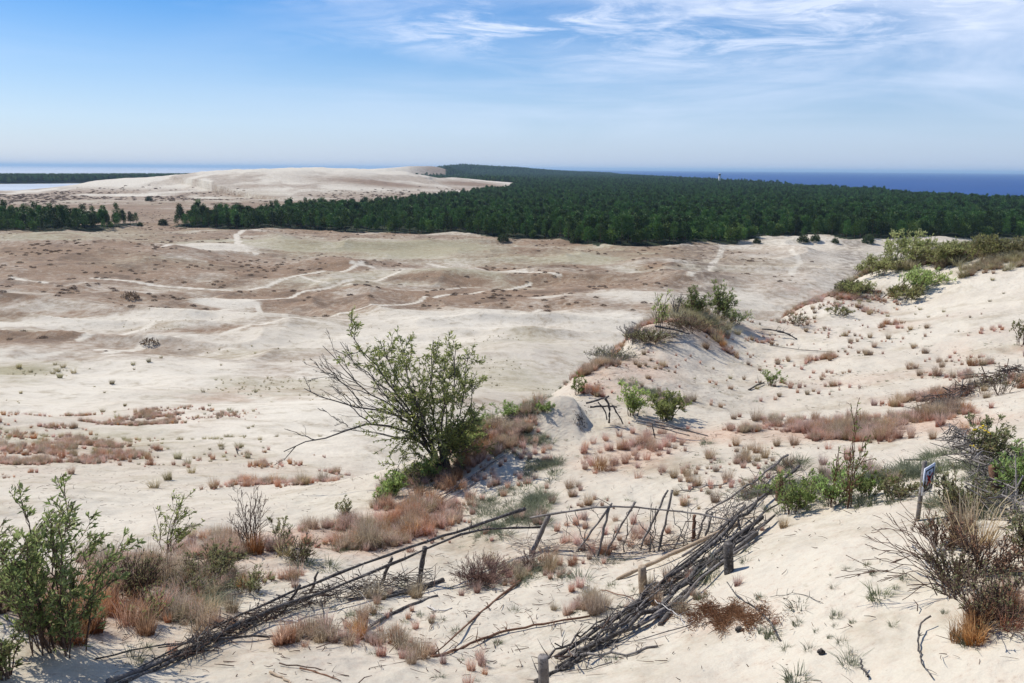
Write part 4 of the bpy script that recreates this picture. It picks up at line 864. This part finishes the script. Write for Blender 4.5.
for k, (x0, y0, x1, y1, h_) in enumerate([(566,512,566,536,0),(575,511,580,538,0),(590,508,600,520,0),(640,507,622,545,0),(655,509,652,540,0)]):
    Yk = Yb(x1, 552); pole('twig', None, None, [at(x0, y0, Yk), at((x0+x1)/2+2, (y0+y1)/2, Yk), at(x1, y1, Yk)], (1.3, .7), 'bark_dark', 2, 40+k, parent=root)
gq = np.random.default_rng(606)
for k in range(16):
    x0 = 560+gq.uniform(0, 185); yb = 552-max(0, x0-660)*.22; dx = gq.uniform(-26, 26); Yk = Yb(x0, yb)
    pole('twig', None, None, [at(x0, yb, Yk), at(x0+dx*.5+gq.normal(0, 2), yb-gq.uniform(14, 24), Yk+gq.normal(0, .08)), at(x0+dx, yb-gq.uniform(30, 52), Yk+gq.normal(0, .12))], (2.2, 1.0), 'bark_grey' if k % 2 else 'bark_dark', 5, 700+k, parent=root, stublen=.12, wob=.02)
# long poles over the left brush fence
pole('pole', 'upper of two long dark poles running down to the lower left', 'pole', [ov(525,509,545), ov(471,527,560), ov(419,544,584), ov(351,568,594), ov(282,596,610), ov(217,626,636), on(129,673,.02)], (7, 3), 'bark_dark', 26, 61, stublen=.14)
bpy.context.view_layer.update()
pole('pole', 'lower of two long dark poles running down to the lower left', 'pole', [ov(545,527,545), ov(484,528,560), ov(454,537,578), ov(419,552,584), ov(368,575,596), ov(300,600,612), ov(252,616,628), on(211,640,.08), on(165,665,.05), on(120,684,.02)], (4, 8), 'bark_dark', 30, 62, stublen=.15)
pole('branch', 'long arched grey brown branch lying in front of the two dark poles', 'branch', [on(95,659,.02), on(144,648,.1), on(188,642,.12), on(247,636,.08), on(299,636,.05), on(335,640,.03), on(358,636,.03), on(374,624,.02), on(402,608,.02), on(437,596,.02)], (2.5, 7), 'bark_dark', 10, 63, stublen=.06)
for k, (x0, y0, x1, y1, w_, l) in enumerate([(392,558,381,585,6,'slanting brown stake under the long dark poles'),(425,547,419,583,9,'thick black post holding up the long dark poles'),(318,572,311,592,5,'short dark stake where the brush begins'),(352,640,352,640,0,''),(300,585,283,612,5,'dark stake leaning through the two poles')]):
    if w_ == 0: continue
    B = G(x1, y1); T_ = at(x0, y0, B[1]); pole('stake', l, 'stake', [B+(B-T_)*.2, (B+T_)/2, T_], (w_, w_*.9), 'bark_dark', 2, 70+k, stublen=.05)
pole('log', 'short black log lying behind the black post', 'log', [on(443,580,.04), on(416,590,.04), on(392,594,.04)], 10, 'bark_dark', 2, 81)
pole('log', 'thin dark log on the sand under the poles', 'log', [on(348,600,.03), on(390,596,.04), on(425,588,.05)], 6, 'bark_dark', 4, 82)
pole('log', 'black log hidden in the joint of the two poles', 'log', [on(215,640,.05), on(262,615,.08), on(310,598,.1)], 7, 'bark_dark', 8, 83)
pole('log', 'grey log running under the arched branch to the bottom left', 'log', [on(108,681,.04), on(160,662,.05), on(215,636,.07)], (9, 6), 'bark_grey', 4, 84)
for k, (a_, b_, c_, w_, m_, l) in enumerate([((280,620),(296,622),(311,626),4,'wood_white','bleached white stick lying on the sand below the dark poles'),((353,609),(362,612),(372,615),3,'wood_white','small bleached stick right of the white one'),((279,663),(315,668),(349,676),2.5,'twig','thin brown stick low on the sand at left centre'),((270,672),(280,677),(294,685),5,'wood_light','split piece of reddish wood at the bottom'),
        ((300,668),(322,673),(341,681),3,'wood_red','reddish stick at the bottom left of centre'),((320,600),(325,620),(330,632),2.5,'bark_dark','crooked stick leaning against the arched branch'),((520,581),(471,621),(430,657),5,'wood_red','straight red brown branch pointing up to the right'),((355,585),(372,607),(384,616),2,'wood_white','pale thin bent twig by the brush'),
        ((690,625),(640,640),(600,646),2,'bark_grey','thin stick lying across the sand by the log pile'),((427,606),(440,612),(452,608),3,'wood_white','small forked bleached twig in the centre foreground')]):
    pole('stick', l, 'stick', [on(*a_, .03), on(*b_, .03), on(*c_, .02)], (w_, w_*.6), m_, 3, 90+k, stublen=.05)
pole('fallen_branch', 'grey red fallen branch curving along the sand at centre bottom', 'branch', [on(590,616,.05), on(560,621,.04), on(532,626,.03), on(500,632,.03), on(477,641,.03), on(452,652,.03), on(432,657,.02)], (3.5, 5.5), 'wood_red', 16, 101, stublen=.15)
pole('fallen_branch', 'thin dead branch trailing left from the grey red one', 'branch', [on(430,658,.02), on(400,662,.02), on(370,668,.02)], (2, 1), 'twig', 6, 102, stublen=.1)
pole('fallen_branch', 'sticks and twigs lying right of the curved grey red branch', 'branch', [on(612,662,.03), on(590,668,.04), on(560,672,.05)], (2.5, 1), 'bark_grey', 8, 103, stublen=.12)
for k, (pts, w_, l) in enumerate([([(404,518),(450,490),(492,462)], 3.5, 'half buried grey stick on the slope below the willow'),([(410,524),(445,502),(475,483)], 3, 'half buried stick just under the longer one below the willow'),([(440,500),(470,478),(505,455)], 2.5, 'dark root showing on the slope right of the willow'),([(396,505),(430,488),(455,470)], 3, 'stick caught in the orange grass under the willow')]):
    pole('stick', l, 'stick', [on(*p, .03) for p in pts], (w_, w_*.7), 'bark_grey', 8, 110+k, stublen=.08)
# the diagonal log pile
LP_ = [([(556,657,.05),(597,631,.12),(653,590,.25),(697,558,.35),(738,521,.4),(764,494,.45),(799,466,.5)], 8, 'bark_dark', 'longest dark pole on top of the log pile'),
      ([(556,668,.03),(604,642,.08),(645,616,.18),(686,580,.25),(727,543,.3),(762,517,.3)], 10, 'bark_dark', 'thick black log in the middle of the pile'),
      ([(560,659,.02),(584,645,.04),(627,632,.06),(660,612,.1),(682,597,.12)], 8, 'bark_grey', 'grey log at the near right side of the pile'),
      ([(545,660,.02),(586,632,.04)], 5, 'bark_dark', 'short dark stick jutting left from the foot of the pile'),
      ([(617,579,.03),(656,561,.12),(708,537,.22),(738,524,.25)], (6, 8), 'wood_light', 'pale barkless pole lying along the back of the pile'),
      ([(660,625,.02),(701,573,.08),(723,558,.12),(757,533,.15)], 9, 'bark_dark', 'black log at the lower front of the pile'),
      ([(625,618,.04),(671,583,.1),(716,552,.15),(753,527,.2)], 8, 'bark_dark', 'dark log tucked under the pale pole'),
      ([(640,625,.1),(680,600,.12),(716,566,.2),(748,545,.2)], 6, 'bark_grey', 'weathered stick between the front logs'),
      ([(568,652,.1),(612,655,.06),(658,646,.03)], 5, 'bark_grey', 'grey stick lying on the sand beside the foot of the pile'),
      ([(590,640,.15),(640,600,.3),(690,560,.35),(745,505,.4)], 5, 'bark_dark', 'thin dark pole just behind the longest one'),
      ([(700,580,.1),(735,548,.15),(775,515,.2)], 7, 'bark_dark', 'dark log under the leafy end of the pile'),
      ([(788,455,.25),(755,480,.25),(722,504,.2),(706,512,.1)], 4, 'bark_grey', 'long straight grey pole above the pile'),
      ([(727,483,.12),(704,487,.06),(676,492,.02)], 3, 'bark_grey', 'short grey pole behind the fence end'),
      ([(601,590,.02),(634,597,.1),(656,603,.15),(682,605,.12),(720,606,.05)], 2.2, 'wood_red', 'thin red twig lying over the log pile'),
      ([(655,600,.2),(668,610,.15),(684,618,.06),(688,630,.02)], 1.8, 'wood_white', 'pale forked twig on the right of the pile'),
      ([(570,662,.0),(592,650,.03),(618,640,.03)], 7, 'bark_dark', 'black log end at the very foot of the pile'),
      ([(536,682,.05),(560,668,.05),(590,652,.08)], 9, 'bark_dark', 'black log running out of the bottom of the picture')]
for k, (pts, w_, m_, l) in enumerate(LP_):
    pole('log' if (w_ if not isinstance(w_, tuple) else 9) > 4 else 'stick', l, 'log' if (w_ if not isinstance(w_, tuple) else 9) > 4 else 'stick', [on(x_, y_, h_) for x_, y_, h_ in pts], w_ if isinstance(w_, tuple) else (w_, w_*.75), m_, 11 if m_ != 'wood_light' else 0, 130+k, stublen=.16, wob=.018 if m_ != 'wood_light' else .005)
gp_ = np.random.default_rng(404)
for k in range(14):
    f0 = gp_.uniform(0, .6); f1 = f0+gp_.uniform(.3, .5); o0, o1 = gp_.uniform(-16, 18), gp_.uniform(-16, 18)
    lin = lambda f, o: on(560+f*225, 664-f*170+o, gp_.uniform(.05, .28))
    pole('stick', 'thin dark stick wedged among the logs of the diagonal pile', 'stick', [lin(f0, o0), lin((f0+f1)/2, (o0+o1)/2), lin(f1, o1)], gp_.uniform(2.5, 5), 'bark_dark' if k % 2 else 'bark_grey', 9, 330+k, 'thin sticks in the log pile', stublen=.16, wob=.03)
def post(label, x0, y0, x1, y1, w_, mat, seed):
    B = G(x1, y1); T_ = at(x0, y0, B[1]); m = mpp(B); mb = MB(); ax = T_-B
    mb.tube([B-ax*.35, B, B+ax*.5, B+ax*.98, T_], np.array([.5, .5, .49, .47, .42])*w_*m, 12, .03); return tag(mb.build('post', MT[mat], None, origin=B, smooth=False), label, 'post')
post('short pale round post standing at the back of the log pile', 642, 566, 643, 592, 8, 'wood_light', 1)
post('grey post end at the foot of the log pile at the bottom', 543, 656, 544, 690, 10, 'bark_grey', 2)
post('brown post at the upper leafy end of the log pile', 780, 478, 779, 500, 7, 'wood_red', 3)
post('black post under the middle of the log pile', 728, 543, 729, 572, 9, 'bark_dark', 4)
post('brown wooden post among the green bushes at the right border', 994, 466, 997, 497, 9, 'wood_red', 5)
# curved dark branch and needles on the right sand
pole('curved_branch', 'curved dark branch lying on the sand above the red needles', 'branch', [on(727,582,.12), on(733,592,.06), on(741,598,.03), on(760,611,.03), on(772,624,.03), on(780,640,.02)], (1.8, 4), 'bark_dark', 12, 171, stublen=.08)
pole('curved_branch', 'thin curled branch on the sand near the lower right corner', 'branch', [on(931,616,.1), on(922,620,.08), on(918,634,.05), on(918,650,.03), on(924,668,.03), on(932,677,.03)], (3, 2), 'bark_dark', 6, 172, stublen=.05)
pole('forked_stick', 'forked dark stick on the sand beside a green tuft', 'stick', [on(860,658,.12), on(863,668,.06), on(868,677,.02)], (2.5, 4), 'bark_dark', 3, 173, stublen=.06)
mb = MB(); g = np.random.default_rng(91)
for _ in range(2600):
    px = 722+g.normal(0, 1)*24; py = 617+g.normal(0, 1)*6+5*math.sin(px*.22)+(px-722)*.05; b = G(px, py); a = g.uniform(0, 6.28); L = g.uniform(.02, .09); h_ = g.uniform(.004, .05)
    mb.tube([b+[0, 0, h_], b+[math.cos(a)*L, math.sin(a)*L, h_+g.uniform(-.01, .03)]], [.0035, .002], 3, cap=False)
c0 = G(722, 619); tag(mb.build('fallen_needles', MT['needle'], None, origin=c0), 'patch of red brown fallen needles on the sand right of the log pile', 'needles', kind='stuff')
for k, (px, py, w_, l) in enumerate([(735,633,7,'dark pine cone at the edge of the red needles'),(817,655,6,'dark pine cone alone on the lower right sand')]):
    b = G(px, py); m = mpp(b); mb = MB(); rr2 = w_*m/2
    for t_ in range(7): z = t_/6; q = rr2*math.sin(.4+z*2.3); mb.tube([b+[z*rr2*2, 0, rr2], b+[z*rr2*2+.25*rr2, 0, rr2]], [q, q*.8], 9, .18)
    tag(mb.build('pine_cone', MT['bark_dark'], None, origin=b), l, 'cone')
# black sticks frame by the sand mound and grey poles
root = empty('broken_frame', G(609, 424)); tag(root, 'broken frame of black sticks jutting out beside the sand mound', 'wood frame')
Yk = G(609, 424)[1]
for k, (pts, w_) in enumerate([([(586,403),(598,400),(609,396)], 4.5), ([(590,407),(604,406),(617,407)], 4), ([(605,398),(610,406),(609,423)], 5), ([(612,405),(618,414),(623,424)], 3), ([(598,402),(606,412),(607,420)], 3)]):
    pole('stick', None, None, [at(x_, y_, Yk-.05*k) for x_, y_ in pts], w_, 'bark_dark', 3, 180+k, parent=root, stublen=.06)
for k, (pts, l) in enumerate([([(634,419,.3),(670,427,.3),(708,436,.1)], 'upper grey pole lying below the round leafy shrub'), ([(642,417,.35),(668,424,.35),(700,434,.2)], 'second grey pole, crossing the upper one, below the shrub'), ([(637,423,.2),(665,429,.2),(690,436,.1)], 'lowest of three grey poles below the round leafy shrub')]):
    pole('pole', l, 'pole', [on(*p) for p in pts], (3, 2), 'bark_grey', 3, 190+k, stublen=.06)
pole('stake', 'small dark stake under the grey poles', 'stake', [G(655,438), at(652,424,G(655,438)[1])], 2.5, 'bark_dark', 0, 199)
# exposed root earth on the mound face
mb = MB(); g = np.random.default_rng(17); c = G(583, 418)
for k in range(60):
    q = G(581+g.normal(0, 3.2), 420+g.normal(0, 7)); d_ = g.normal(size=3); d_[2] = -abs(d_[2]); L = g.uniform(.06, .22)
    mb.tube([q+[0, -.02, .02], q+d_*L*.4+[0, -.05, 0], q+d_*L*[.6, .4, 1]+[0, -.05, 0]], [.008, .006, .003], 4, cap=False)
tag(mb.build('exposed_roots', MT['bark_dark'], None, origin=c), 'dark roots hanging from the broken face of the sand mound', 'roots')
for k, (pts, w_, l) in enumerate([([(777,331,.2),(786,333,.15),(797,339,.02)], 4, 'dark broken branch on the saddle under the thin shrub'),([(749,390,.02),(756,385,.15),(764,383,.1)], 4, 'dark fallen branch in front of the yellow green shrub'),([(762,329,.1),(775,330,.1),(790,334,.05)], 2.5, 'thin grey stick on the saddle'),([(770,345,.02),(800,350,.05),(835,352,.02)], 1.5, 'grey twig line trailing right across the slope'),
        ([(236,448,.5),(238,455,.02)], 2.5, 'dark twig stuck upright on the left sandy hummock'),([(655,326,.3),(672,329,.2),(690,334,.1)], 4, 'grey fallen trunk across the far hump'),([(632,322,.3),(645,328,.2),(652,334,.1)], 3, 'grey bent branch at the left end of the far hump'),
        ([(861,480,.1),(880,478,.05),(905,476,.02)], 2.2, 'red twig lying on the sand left of the sign'),([(905,460,.02),(925,459,.03),(940,458,.02)], 3, 'red brown stick on the sand above the sign'),([(770,597,.02),(800,592,.02),(820,602,.02)], 1.0, 'hair thin stick on the bare lower right sand')]):
    pole('branch', l, 'branch', [on(*p) for p in pts], (w_, w_*.6), 'bark_dark' if k != 1 else 'bark_dark', 6, 210+k, stublen=.25 if k < 4 or k == 5 else .06)
for k, (a_, b_) in enumerate([((520,455),(516,455))][:0]): pass
# brush fences on the right
def brush(label, pts, hh, ww, n_, mats, seed, ln=.5, rad=.006, posts=0):
    P = smooth_path([G(*p) for p in pts], 24); b = P[0]; root = empty('brush_fence', b); tag(root, label, 'brush fence'); g = np.random.default_rng(seed)
    for q, mt in enumerate(mats):
        mb = MB()
        for _ in range(n_//len(mats)):
            i = g.integers(0, 22); d_ = P[i+1]-P[i]; d_ /= np.linalg.norm(d_); c = P[i]+np.array([g.normal(0, ww), g.normal(0, ww), hh*g.uniform(-.1, 1)**1.0])
            v = d_*g.choice([-1, 1])+g.normal(size=3)*[.6, .6, .4]; v /= np.linalg.norm(v); L = ln*g.uniform(.3, 1.2)
            mb.tube([c-v*L/2, c+g.normal(size=3)*.02, c+v*L/2], rad*g.uniform(.4, 1.5)*np.array([1, .9, .5]), 4, cap=False)
        mb.build('brushwood', MT[mt], root)
    return root
brush('weathered grey woven brush fence running off the right border beside the sign', [(952,446),(972,468),(992,500),(1012,535),(1030,565)], .42, .07, 260, ['bark_grey', 'bark_dark'], 301, .6, .009)
brush('half buried dark brush line in a trench on the right slope', [(925,412),(945,403),(975,390),(1005,378),(1030,370)], .26, .14, 380, ['bark_dark', 'twig'], 302, .6, .011)
brush('low brush packed under the two long dark poles', [(290,612),(330,600),(370,594),(400,588),(440,584)], .22, .08, 340, ['bark_dark', 'twig', 'bark_grey'], 303, .45, .005)
brush('dark twigs packed into the joint of the poles at left', [(180,660),(215,642),(250,626),(290,610)], .16, .06, 300, ['bark_dark', 'twig'], 304, .4, .005)
brush('thin dead twigs packed behind the upper end of the log pile', [(700,540),(740,512),(770,490),(800,470)], .4, .14, 240, ['bark_grey', 'twig', 'bark_dark'], 305, .6, .0045)
brush('dead brushwood along the ridge right of the windswept willow', [(478,440),(500,425),(525,416)], .15, .12, 120, ['bark_grey', 'bark_dark'], 306, .6, .006)

brush('dark broken brushwood stuffed under the diagonal log pile', [(560,664),(610,632),(660,600),(710,562),(765,515)], .2, .07, 100, ['bark_dark', 'bark_grey', 'twig'], 307, .45, .006)
brush('thin grey twigs caught along the foot of the leaning stakes', [(520,545),(560,552),(610,552),(660,548),(710,540)], .12, .14, 200, ['bark_grey', 'twig'], 308, .5, .004)
# ------------------------------------------------------------------ sign
B = G(923, 520); root = empty('warning_sign', B); tag(root, 'white sign with a crossed out walking figure on a weathered post', 'sign')
m = mpp(B); Ys = B[1]
th = R(42); u = np.array([math.cos(th), math.sin(th), 0]); nrm_ = np.array([math.sin(th), -math.cos(th), 0]); up = np.array([0, 0, 1.])
Rm = np.stack([u, nrm_, up], 1)
C0 = at(928.3, 479, Ys); sw, sh = .31, .34
mb = MB(); pt = at(924, 464, Ys); 
pc = C0-nrm_*.03; mb.box((pc[0]-.03, pc[1]+.01, (B[2]-.3+C0[2]+.21)/2), (.032, .016, (C0[2]+.21-B[2]+.3)/2), Rm); mb.build('post', MT['bark_grey'], root)
MT['sheet'] = flat_mat('white sheet', (.70, .74, .82), .45, .05); MT['black'] = flat_mat('black paint', (.02, .02, .025), .5); MT['redp'] = flat_mat('red paint', (.55, .03, .03), .5)
mb = MB(); mb.box(C0, (sw/2, .006, sh/2), Rm); mb.build('panel', MT['sheet'], root)
def plane_pt(x_, z_, e=.008): return C0+u*x_+up*z_+nrm_*e
def strip(mb, x0, z0, x1, z1, w_, e): 
    a, b_ = np.array([x0, z0]), np.array([x1, z1]); d_ = b_-a; L = np.linalg.norm(d_); d_ /= L; U3 = u*d_[0]+up*d_[1]; W3 = u*-d_[1]+up*d_[0]
    mb.box(plane_pt(*(a+b_)/2, e), (L/2, .0015, w_/2), np.stack([U3, nrm_, W3], 1))
mb = MB(); ix, iz = .115, .13; bw = .016
for q in [(-ix-bw/2, iz, ix+bw/2, iz), (-ix-bw/2, -iz, ix+bw/2, -iz)]: strip(mb, *q, bw, .008)
for q in [(-ix, -iz+bw/2+.001, -ix, iz-bw/2-.001), (ix, -iz+bw/2+.001, ix, iz-bw/2-.001)]: strip(mb, *q, bw, .008)
mb.build('border', MT['black'], root)
mb = MB()
strip(mb, 0, -.01, .0, .05, .045, .008); strip(mb, -.004, -.012, -.045, -.10, .022, .0084); strip(mb, .004, -.012, .04, -.10, .022, .0088); strip(mb, .0, .045, -.045, .0, .015, .0092); strip(mb, .0, .045, .05, .01, .015, .0096)
cc_ = plane_pt(0, .085, .007); mb.tube([cc_, cc_+nrm_*.003], .022, 14); mb.build('walking_figure', MT['black'], root)
mb = MB(); strip(mb, -.075, .07, .06, -.06, .020, .013); strip(mb, -.06, -.06, .07, .07, .020, .0165); mb.build('red_cross', MT['redp'], root)

# ------------------------------------------------------------------ far tower
a_ = az_of(720); r0_ = 2250.; p0 = np.array([r0_*math.sin(a_), r0_*math.cos(a_), 3.]); root = empty('tower', p0); tag(root, 'pale narrow tower rising above the forest near the sea', 'tower')
MT['concrete'] = flat_mat('pale concrete', (.62, .60, .56), .8); MT['glass'] = flat_mat('dark glazing', (.05, .06, .07), .2)
mb = MB(); mb.tube([p0, p0+[0, 0, 15], p0+[0, 0, 28]], [3.2, 2.9, 2.6], 20); mb.build('shaft', MT['concrete'], root)
mb = MB(); mb.tube([p0+[0, 0, 28.1], p0+[0, 0, 28.6]], [3.6, 3.6], 20); mb.tube([p0+[0, 0, 32.6], p0+[0, 0, 33.2], p0+[0, 0, 34.2]], [3.3, 3.1, .4], 20); cp_ = mb.build('cabin', MT['concrete'], root)
mb = MB(); mb.tube([p0+[0, 0, 28.7], p0+[0, 0, 32.5]], [2.9, 2.9], 16); mb.build('cabin_glazing', MT['glass'], root)

# ------------------------------------------------------------------ litter of twigs and crumbs
mb = MB(); g = np.random.default_rng(71)
lm = np.clip(m_pink*.7+m_dark*.5+.10+.5*ell(430,630,170,30)+.4*ell(620,640,50,25)+.5*ell(640,560,90,25)+.4*ell(350,600,120,14), 0, 1)*(RD < 34)
sx_, sy_ = sample(lm/np.maximum(RD, 6)**1.0, 6500, 72); sz_ = gz(sx_, sy_)
for x_, y_, z_ in zip(sx_, sy_, sz_):
    a = g.uniform(0, 6.283); L = g.gamma(1.6, .045)+.015; h_ = .008+abs(g.normal(0, .012)); w_ = g.uniform(.0015, .005)*(1+L*2)
    b = np.array([x_, y_, z_+h_]); e_ = b+[math.cos(a)*L, math.sin(a)*L, g.normal(0, .02)]
    mb.tube([b, (b+e_)/2+g.normal(0, L*.06, 3), e_], [w_, w_, w_*.5], 3, cap=False)
tag(mb.build('litter', MT['twig']), 'scattered twigs and crumbs lying on the dune sand', 'litter', kind='stuff')

# ------------------------------------------------------------------ sky, sun, haze
SUN_AZ = R(-56); SUN_EL = R(47)      # azimuth from +Y toward +X
sd = bpy.data.lights.new('sun', 'SUN'); sd.energy = 4.0; sd.angle = R(.5); sd.color = (1, .95, .87)
so_ = bpy.data.objects.new('sun', sd); COL.objects.link(so_)
dirn = Vector((math.sin(SUN_AZ)*math.cos(SUN_EL), math.cos(SUN_AZ)*math.cos(SUN_EL), math.sin(SUN_EL)))
so_.rotation_euler = dirn.to_track_quat('Z', 'Y').to_euler(); so_.location = (-60, 60, 120)
w = bpy.data.worlds.new('World'); scene.world = w; w.use_nodes = True
N = w.node_tree.nodes; Lk = w.node_tree.links; bg = N['Background']
sky = N.new('ShaderNodeTexSky'); sky.sky_type = 'NISHITA'; sky.sun_disc = False; sky.sun_elevation = SUN_EL; sky.sun_rotation = SUN_AZ % (2*math.pi)
sky.altitude = 50; sky.air_density = 1.0; sky.dust_density = .6; sky.ozone_density = 5.0
tc = N.new('ShaderNodeTexCoord')
def wn(scale, sx, sy, sz, det, rough, rot=0, dist=0, off=0):
    mp = N.new('ShaderNodeMapping'); mp.inputs['Scale'].default_value = (sx, sy, sz); mp.inputs['Rotation'].default_value = (0, 0, rot); mp.inputs['Location'].default_value = (off, off, 0)
    nz = N.new('ShaderNodeTexNoise'); nz.inputs['Scale'].default_value = scale; nz.inputs['Detail'].default_value = det; nz.inputs['Roughness'].default_value = rough; nz.inputs['Distortion'].default_value = dist
    return mp, nz
# project the view direction onto a high cloud layer: xy / (z + k)
sx = N.new('ShaderNodeSeparateXYZ'); Lk.new(tc.outputs['Generated'], sx.inputs[0])
def wm(op, a, b=None, c=None):
    nd = N.new('ShaderNodeMath'); nd.operation = op
    for q, v in enumerate((a, b, c)):
        if v is None: continue
        if hasattr(v, 'links'): Lk.new(v, nd.inputs[q])
        else: nd.inputs[q].default_value = v
    return nd.outputs[0]
def wr(v, a, b, c=0, d=1, sm=True):
    nd = N.new('ShaderNodeMapRange'); nd.interpolation_type = 'SMOOTHSTEP' if sm else 'LINEAR'; Lk.new(v, nd.inputs[0])
    for q, t_ in enumerate((a, b, c, d)): nd.inputs[q+1].default_value = t_
    return nd.outputs[0]
den = wm('ADD', wm('MAXIMUM', sx.outputs[2], 0.0), .06)
cxy = N.new('ShaderNodeCombineXYZ'); Lk.new(wm('DIVIDE', sx.outputs[0], den), cxy.inputs[0]); Lk.new(wm('DIVIDE', sx.outputs[1], den), cxy.inputs[1])
mp, nz = wn(.55, 1.0, 1.0, 1, 7, .62, R(12), .6, 3.1); mp.inputs['Scale'].default_value = (.55, 1.2, 1); Lk.new(cxy.outputs[0], mp.inputs[0]); Lk.new(mp.outputs[0], nz.inputs[0])
mp2, nz2 = wn(.18, 1, 1, 1, 3, .5, R(20), 0, 1.7); Lk.new(cxy.outputs[0], mp2.inputs[0]); Lk.new(mp2.outputs[0], nz2.inputs[0])
azr = wm('ARCTAN2', sx.outputs[0], sx.outputs[1])
right = wr(azr, R(-14), R(16))
thr = wm('ADD', wm('MULTIPLY', nz.outputs[0], 1.0), wm('MULTIPLY', wm('SUBTRACT', nz2.outputs[0], .5), .6))
thr = wm('ADD', thr, wm('MULTIPLY', right, .11))
cl = wm('MULTIPLY', wr(thr, .46, .90), .55)
cl = wm('MULTIPLY', cl, wr(sx.outputs[2], .02, .10))
mp4, nz4 = wn(1.0, 1, 1, 1, 7, .58, R(-4), .8, 2.3); mp4.inputs['Scale'].default_value = (2.4, 12, 1)
ae4 = N.new('ShaderNodeCombineXYZ'); Lk.new(azr, ae4.inputs[0]); Lk.new(wm('ARCSINE', sx.outputs[2]), ae4.inputs[1]); Lk.new(ae4.outputs[0], mp4.inputs[0]); Lk.new(mp4.outputs[0], nz4.inputs[0])
veil = wm('MULTIPLY', wm('MULTIPLY', wr(nz4.outputs[0], .32, .72), wr(azr, R(-30), R(14))), wr(sx.outputs[2], .01, .09))
cl = wm('ADD', wm('MULTIPLY', cl, .5), wm('MULTIPLY', veil, .52))
# streaky cirrus wisps near the top centre
azr0 = azr
mp3, nz3 = wn(2.2, 1, 1, 1, 9, .66, R(-5), .9, .4); mp3.inputs['Scale'].default_value = (.75, 1.4, 1); ael = N.new('ShaderNodeCombineXYZ'); Lk.new(azr0, ael.inputs[0]); Lk.new(wm('ARCSINE', sx.outputs[2]), ael.inputs[1]); mp3.inputs['Scale'].default_value = (3.2, 17, 1); Lk.new(ael.outputs[0], mp3.inputs[0]); Lk.new(mp3.outputs[0], nz3.inputs[0])
def blob(a0, wa, e0, we, tilt=0):
    da = wm('DIVIDE', wm('SUBTRACT', azr, a0), wa); el = wm('ARCSINE', sx.outputs[2])
    de = wm('DIVIDE', wm('SUBTRACT', el, wm('ADD', wm('MULTIPLY', wm('SUBTRACT', azr, a0), tilt), e0)), we)
    return wm('POWER', 2.718, wm('MULTIPLY', wm('ADD', wm('MULTIPLY', da, da), wm('MULTIPLY', de, de)), -1))
bl = wm('ADD', blob(R(0), R(9), R(9.4), R(1.3), .07), wm('ADD', wm('MULTIPLY', blob(R(20), R(14), R(9.2), R(2.0), .1), .8), wm('MULTIPLY', blob(R(-18), R(9), R(11.2), R(.8), 0), .55)))
wisp = wm('MULTIPLY', wr(nz3.outputs[0], .40, .66), wm('MINIMUM', bl, 1.0))
cl = wm('MINIMUM', wm('ADD', cl, wm('MULTIPLY', wisp, 1.0)), .85)
# thin milky veil toward the horizon
mxh = N.new('ShaderNodeMix'); mxh.data_type = 'RGBA'; Lk.new(wr(sx.outputs[2], .26, -.02, 0, .62), mxh.inputs[0]); hs9 = N.new('ShaderNodeHueSaturation'); hs9.inputs['Saturation'].default_value = 1.6; hs9.inputs['Value'].default_value = .84; hs9.inputs['Hue'].default_value = .507; Lk.new(sky.outputs[0], hs9.inputs['Color']); Lk.new(hs9.outputs[0], mxh.inputs[6]); mxh.inputs[7].default_value = (4.7, 5.8, 8.3, 1)
mxc = N.new('ShaderNodeMix'); mxc.data_type = 'RGBA'; Lk.new(cl, mxc.inputs[0]); Lk.new(mxh.outputs[2], mxc.inputs[6]); mxc.inputs[7].default_value = (6.6, 7.3, 8.8, 1)
Lk.new(mxc.outputs[2], bg.inputs[0]); bg.inputs[1].default_value = .10
# haze
hz = MB(); hz.box((0, 0, 47), (60500, 60500, 63)); tt = bpy.data.materials.new('haze'); tt.use_nodes = True; nt = tt.node_tree
for nd in list(nt.nodes): 
    if nd.type != 'OUTPUT_MATERIAL': nt.nodes.remove(nd)
pv = nt.nodes.new('ShaderNodeVolumePrincipled'); pv.inputs['Density'].default_value = HAZE = 5e-5; pv.inputs['Color'].default_value = (.52, .76, 1, 1); pv.inputs['Anisotropy'].default_value = .1
nt.links.new(pv.outputs[0], nt.nodes['Material Output'].inputs['Volume'])
ho = hz.build('haze', tt); tag(ho, 'thin bluish sea haze over the whole spit', 'haze', kind='stuff')

scene.view_settings.view_transform = 'Standard'; scene.view_settings.look = 'None'; scene.view_settings.gamma = 1; scene.view_settings.exposure = 0.38
scene.render.engine = 'CYCLES'
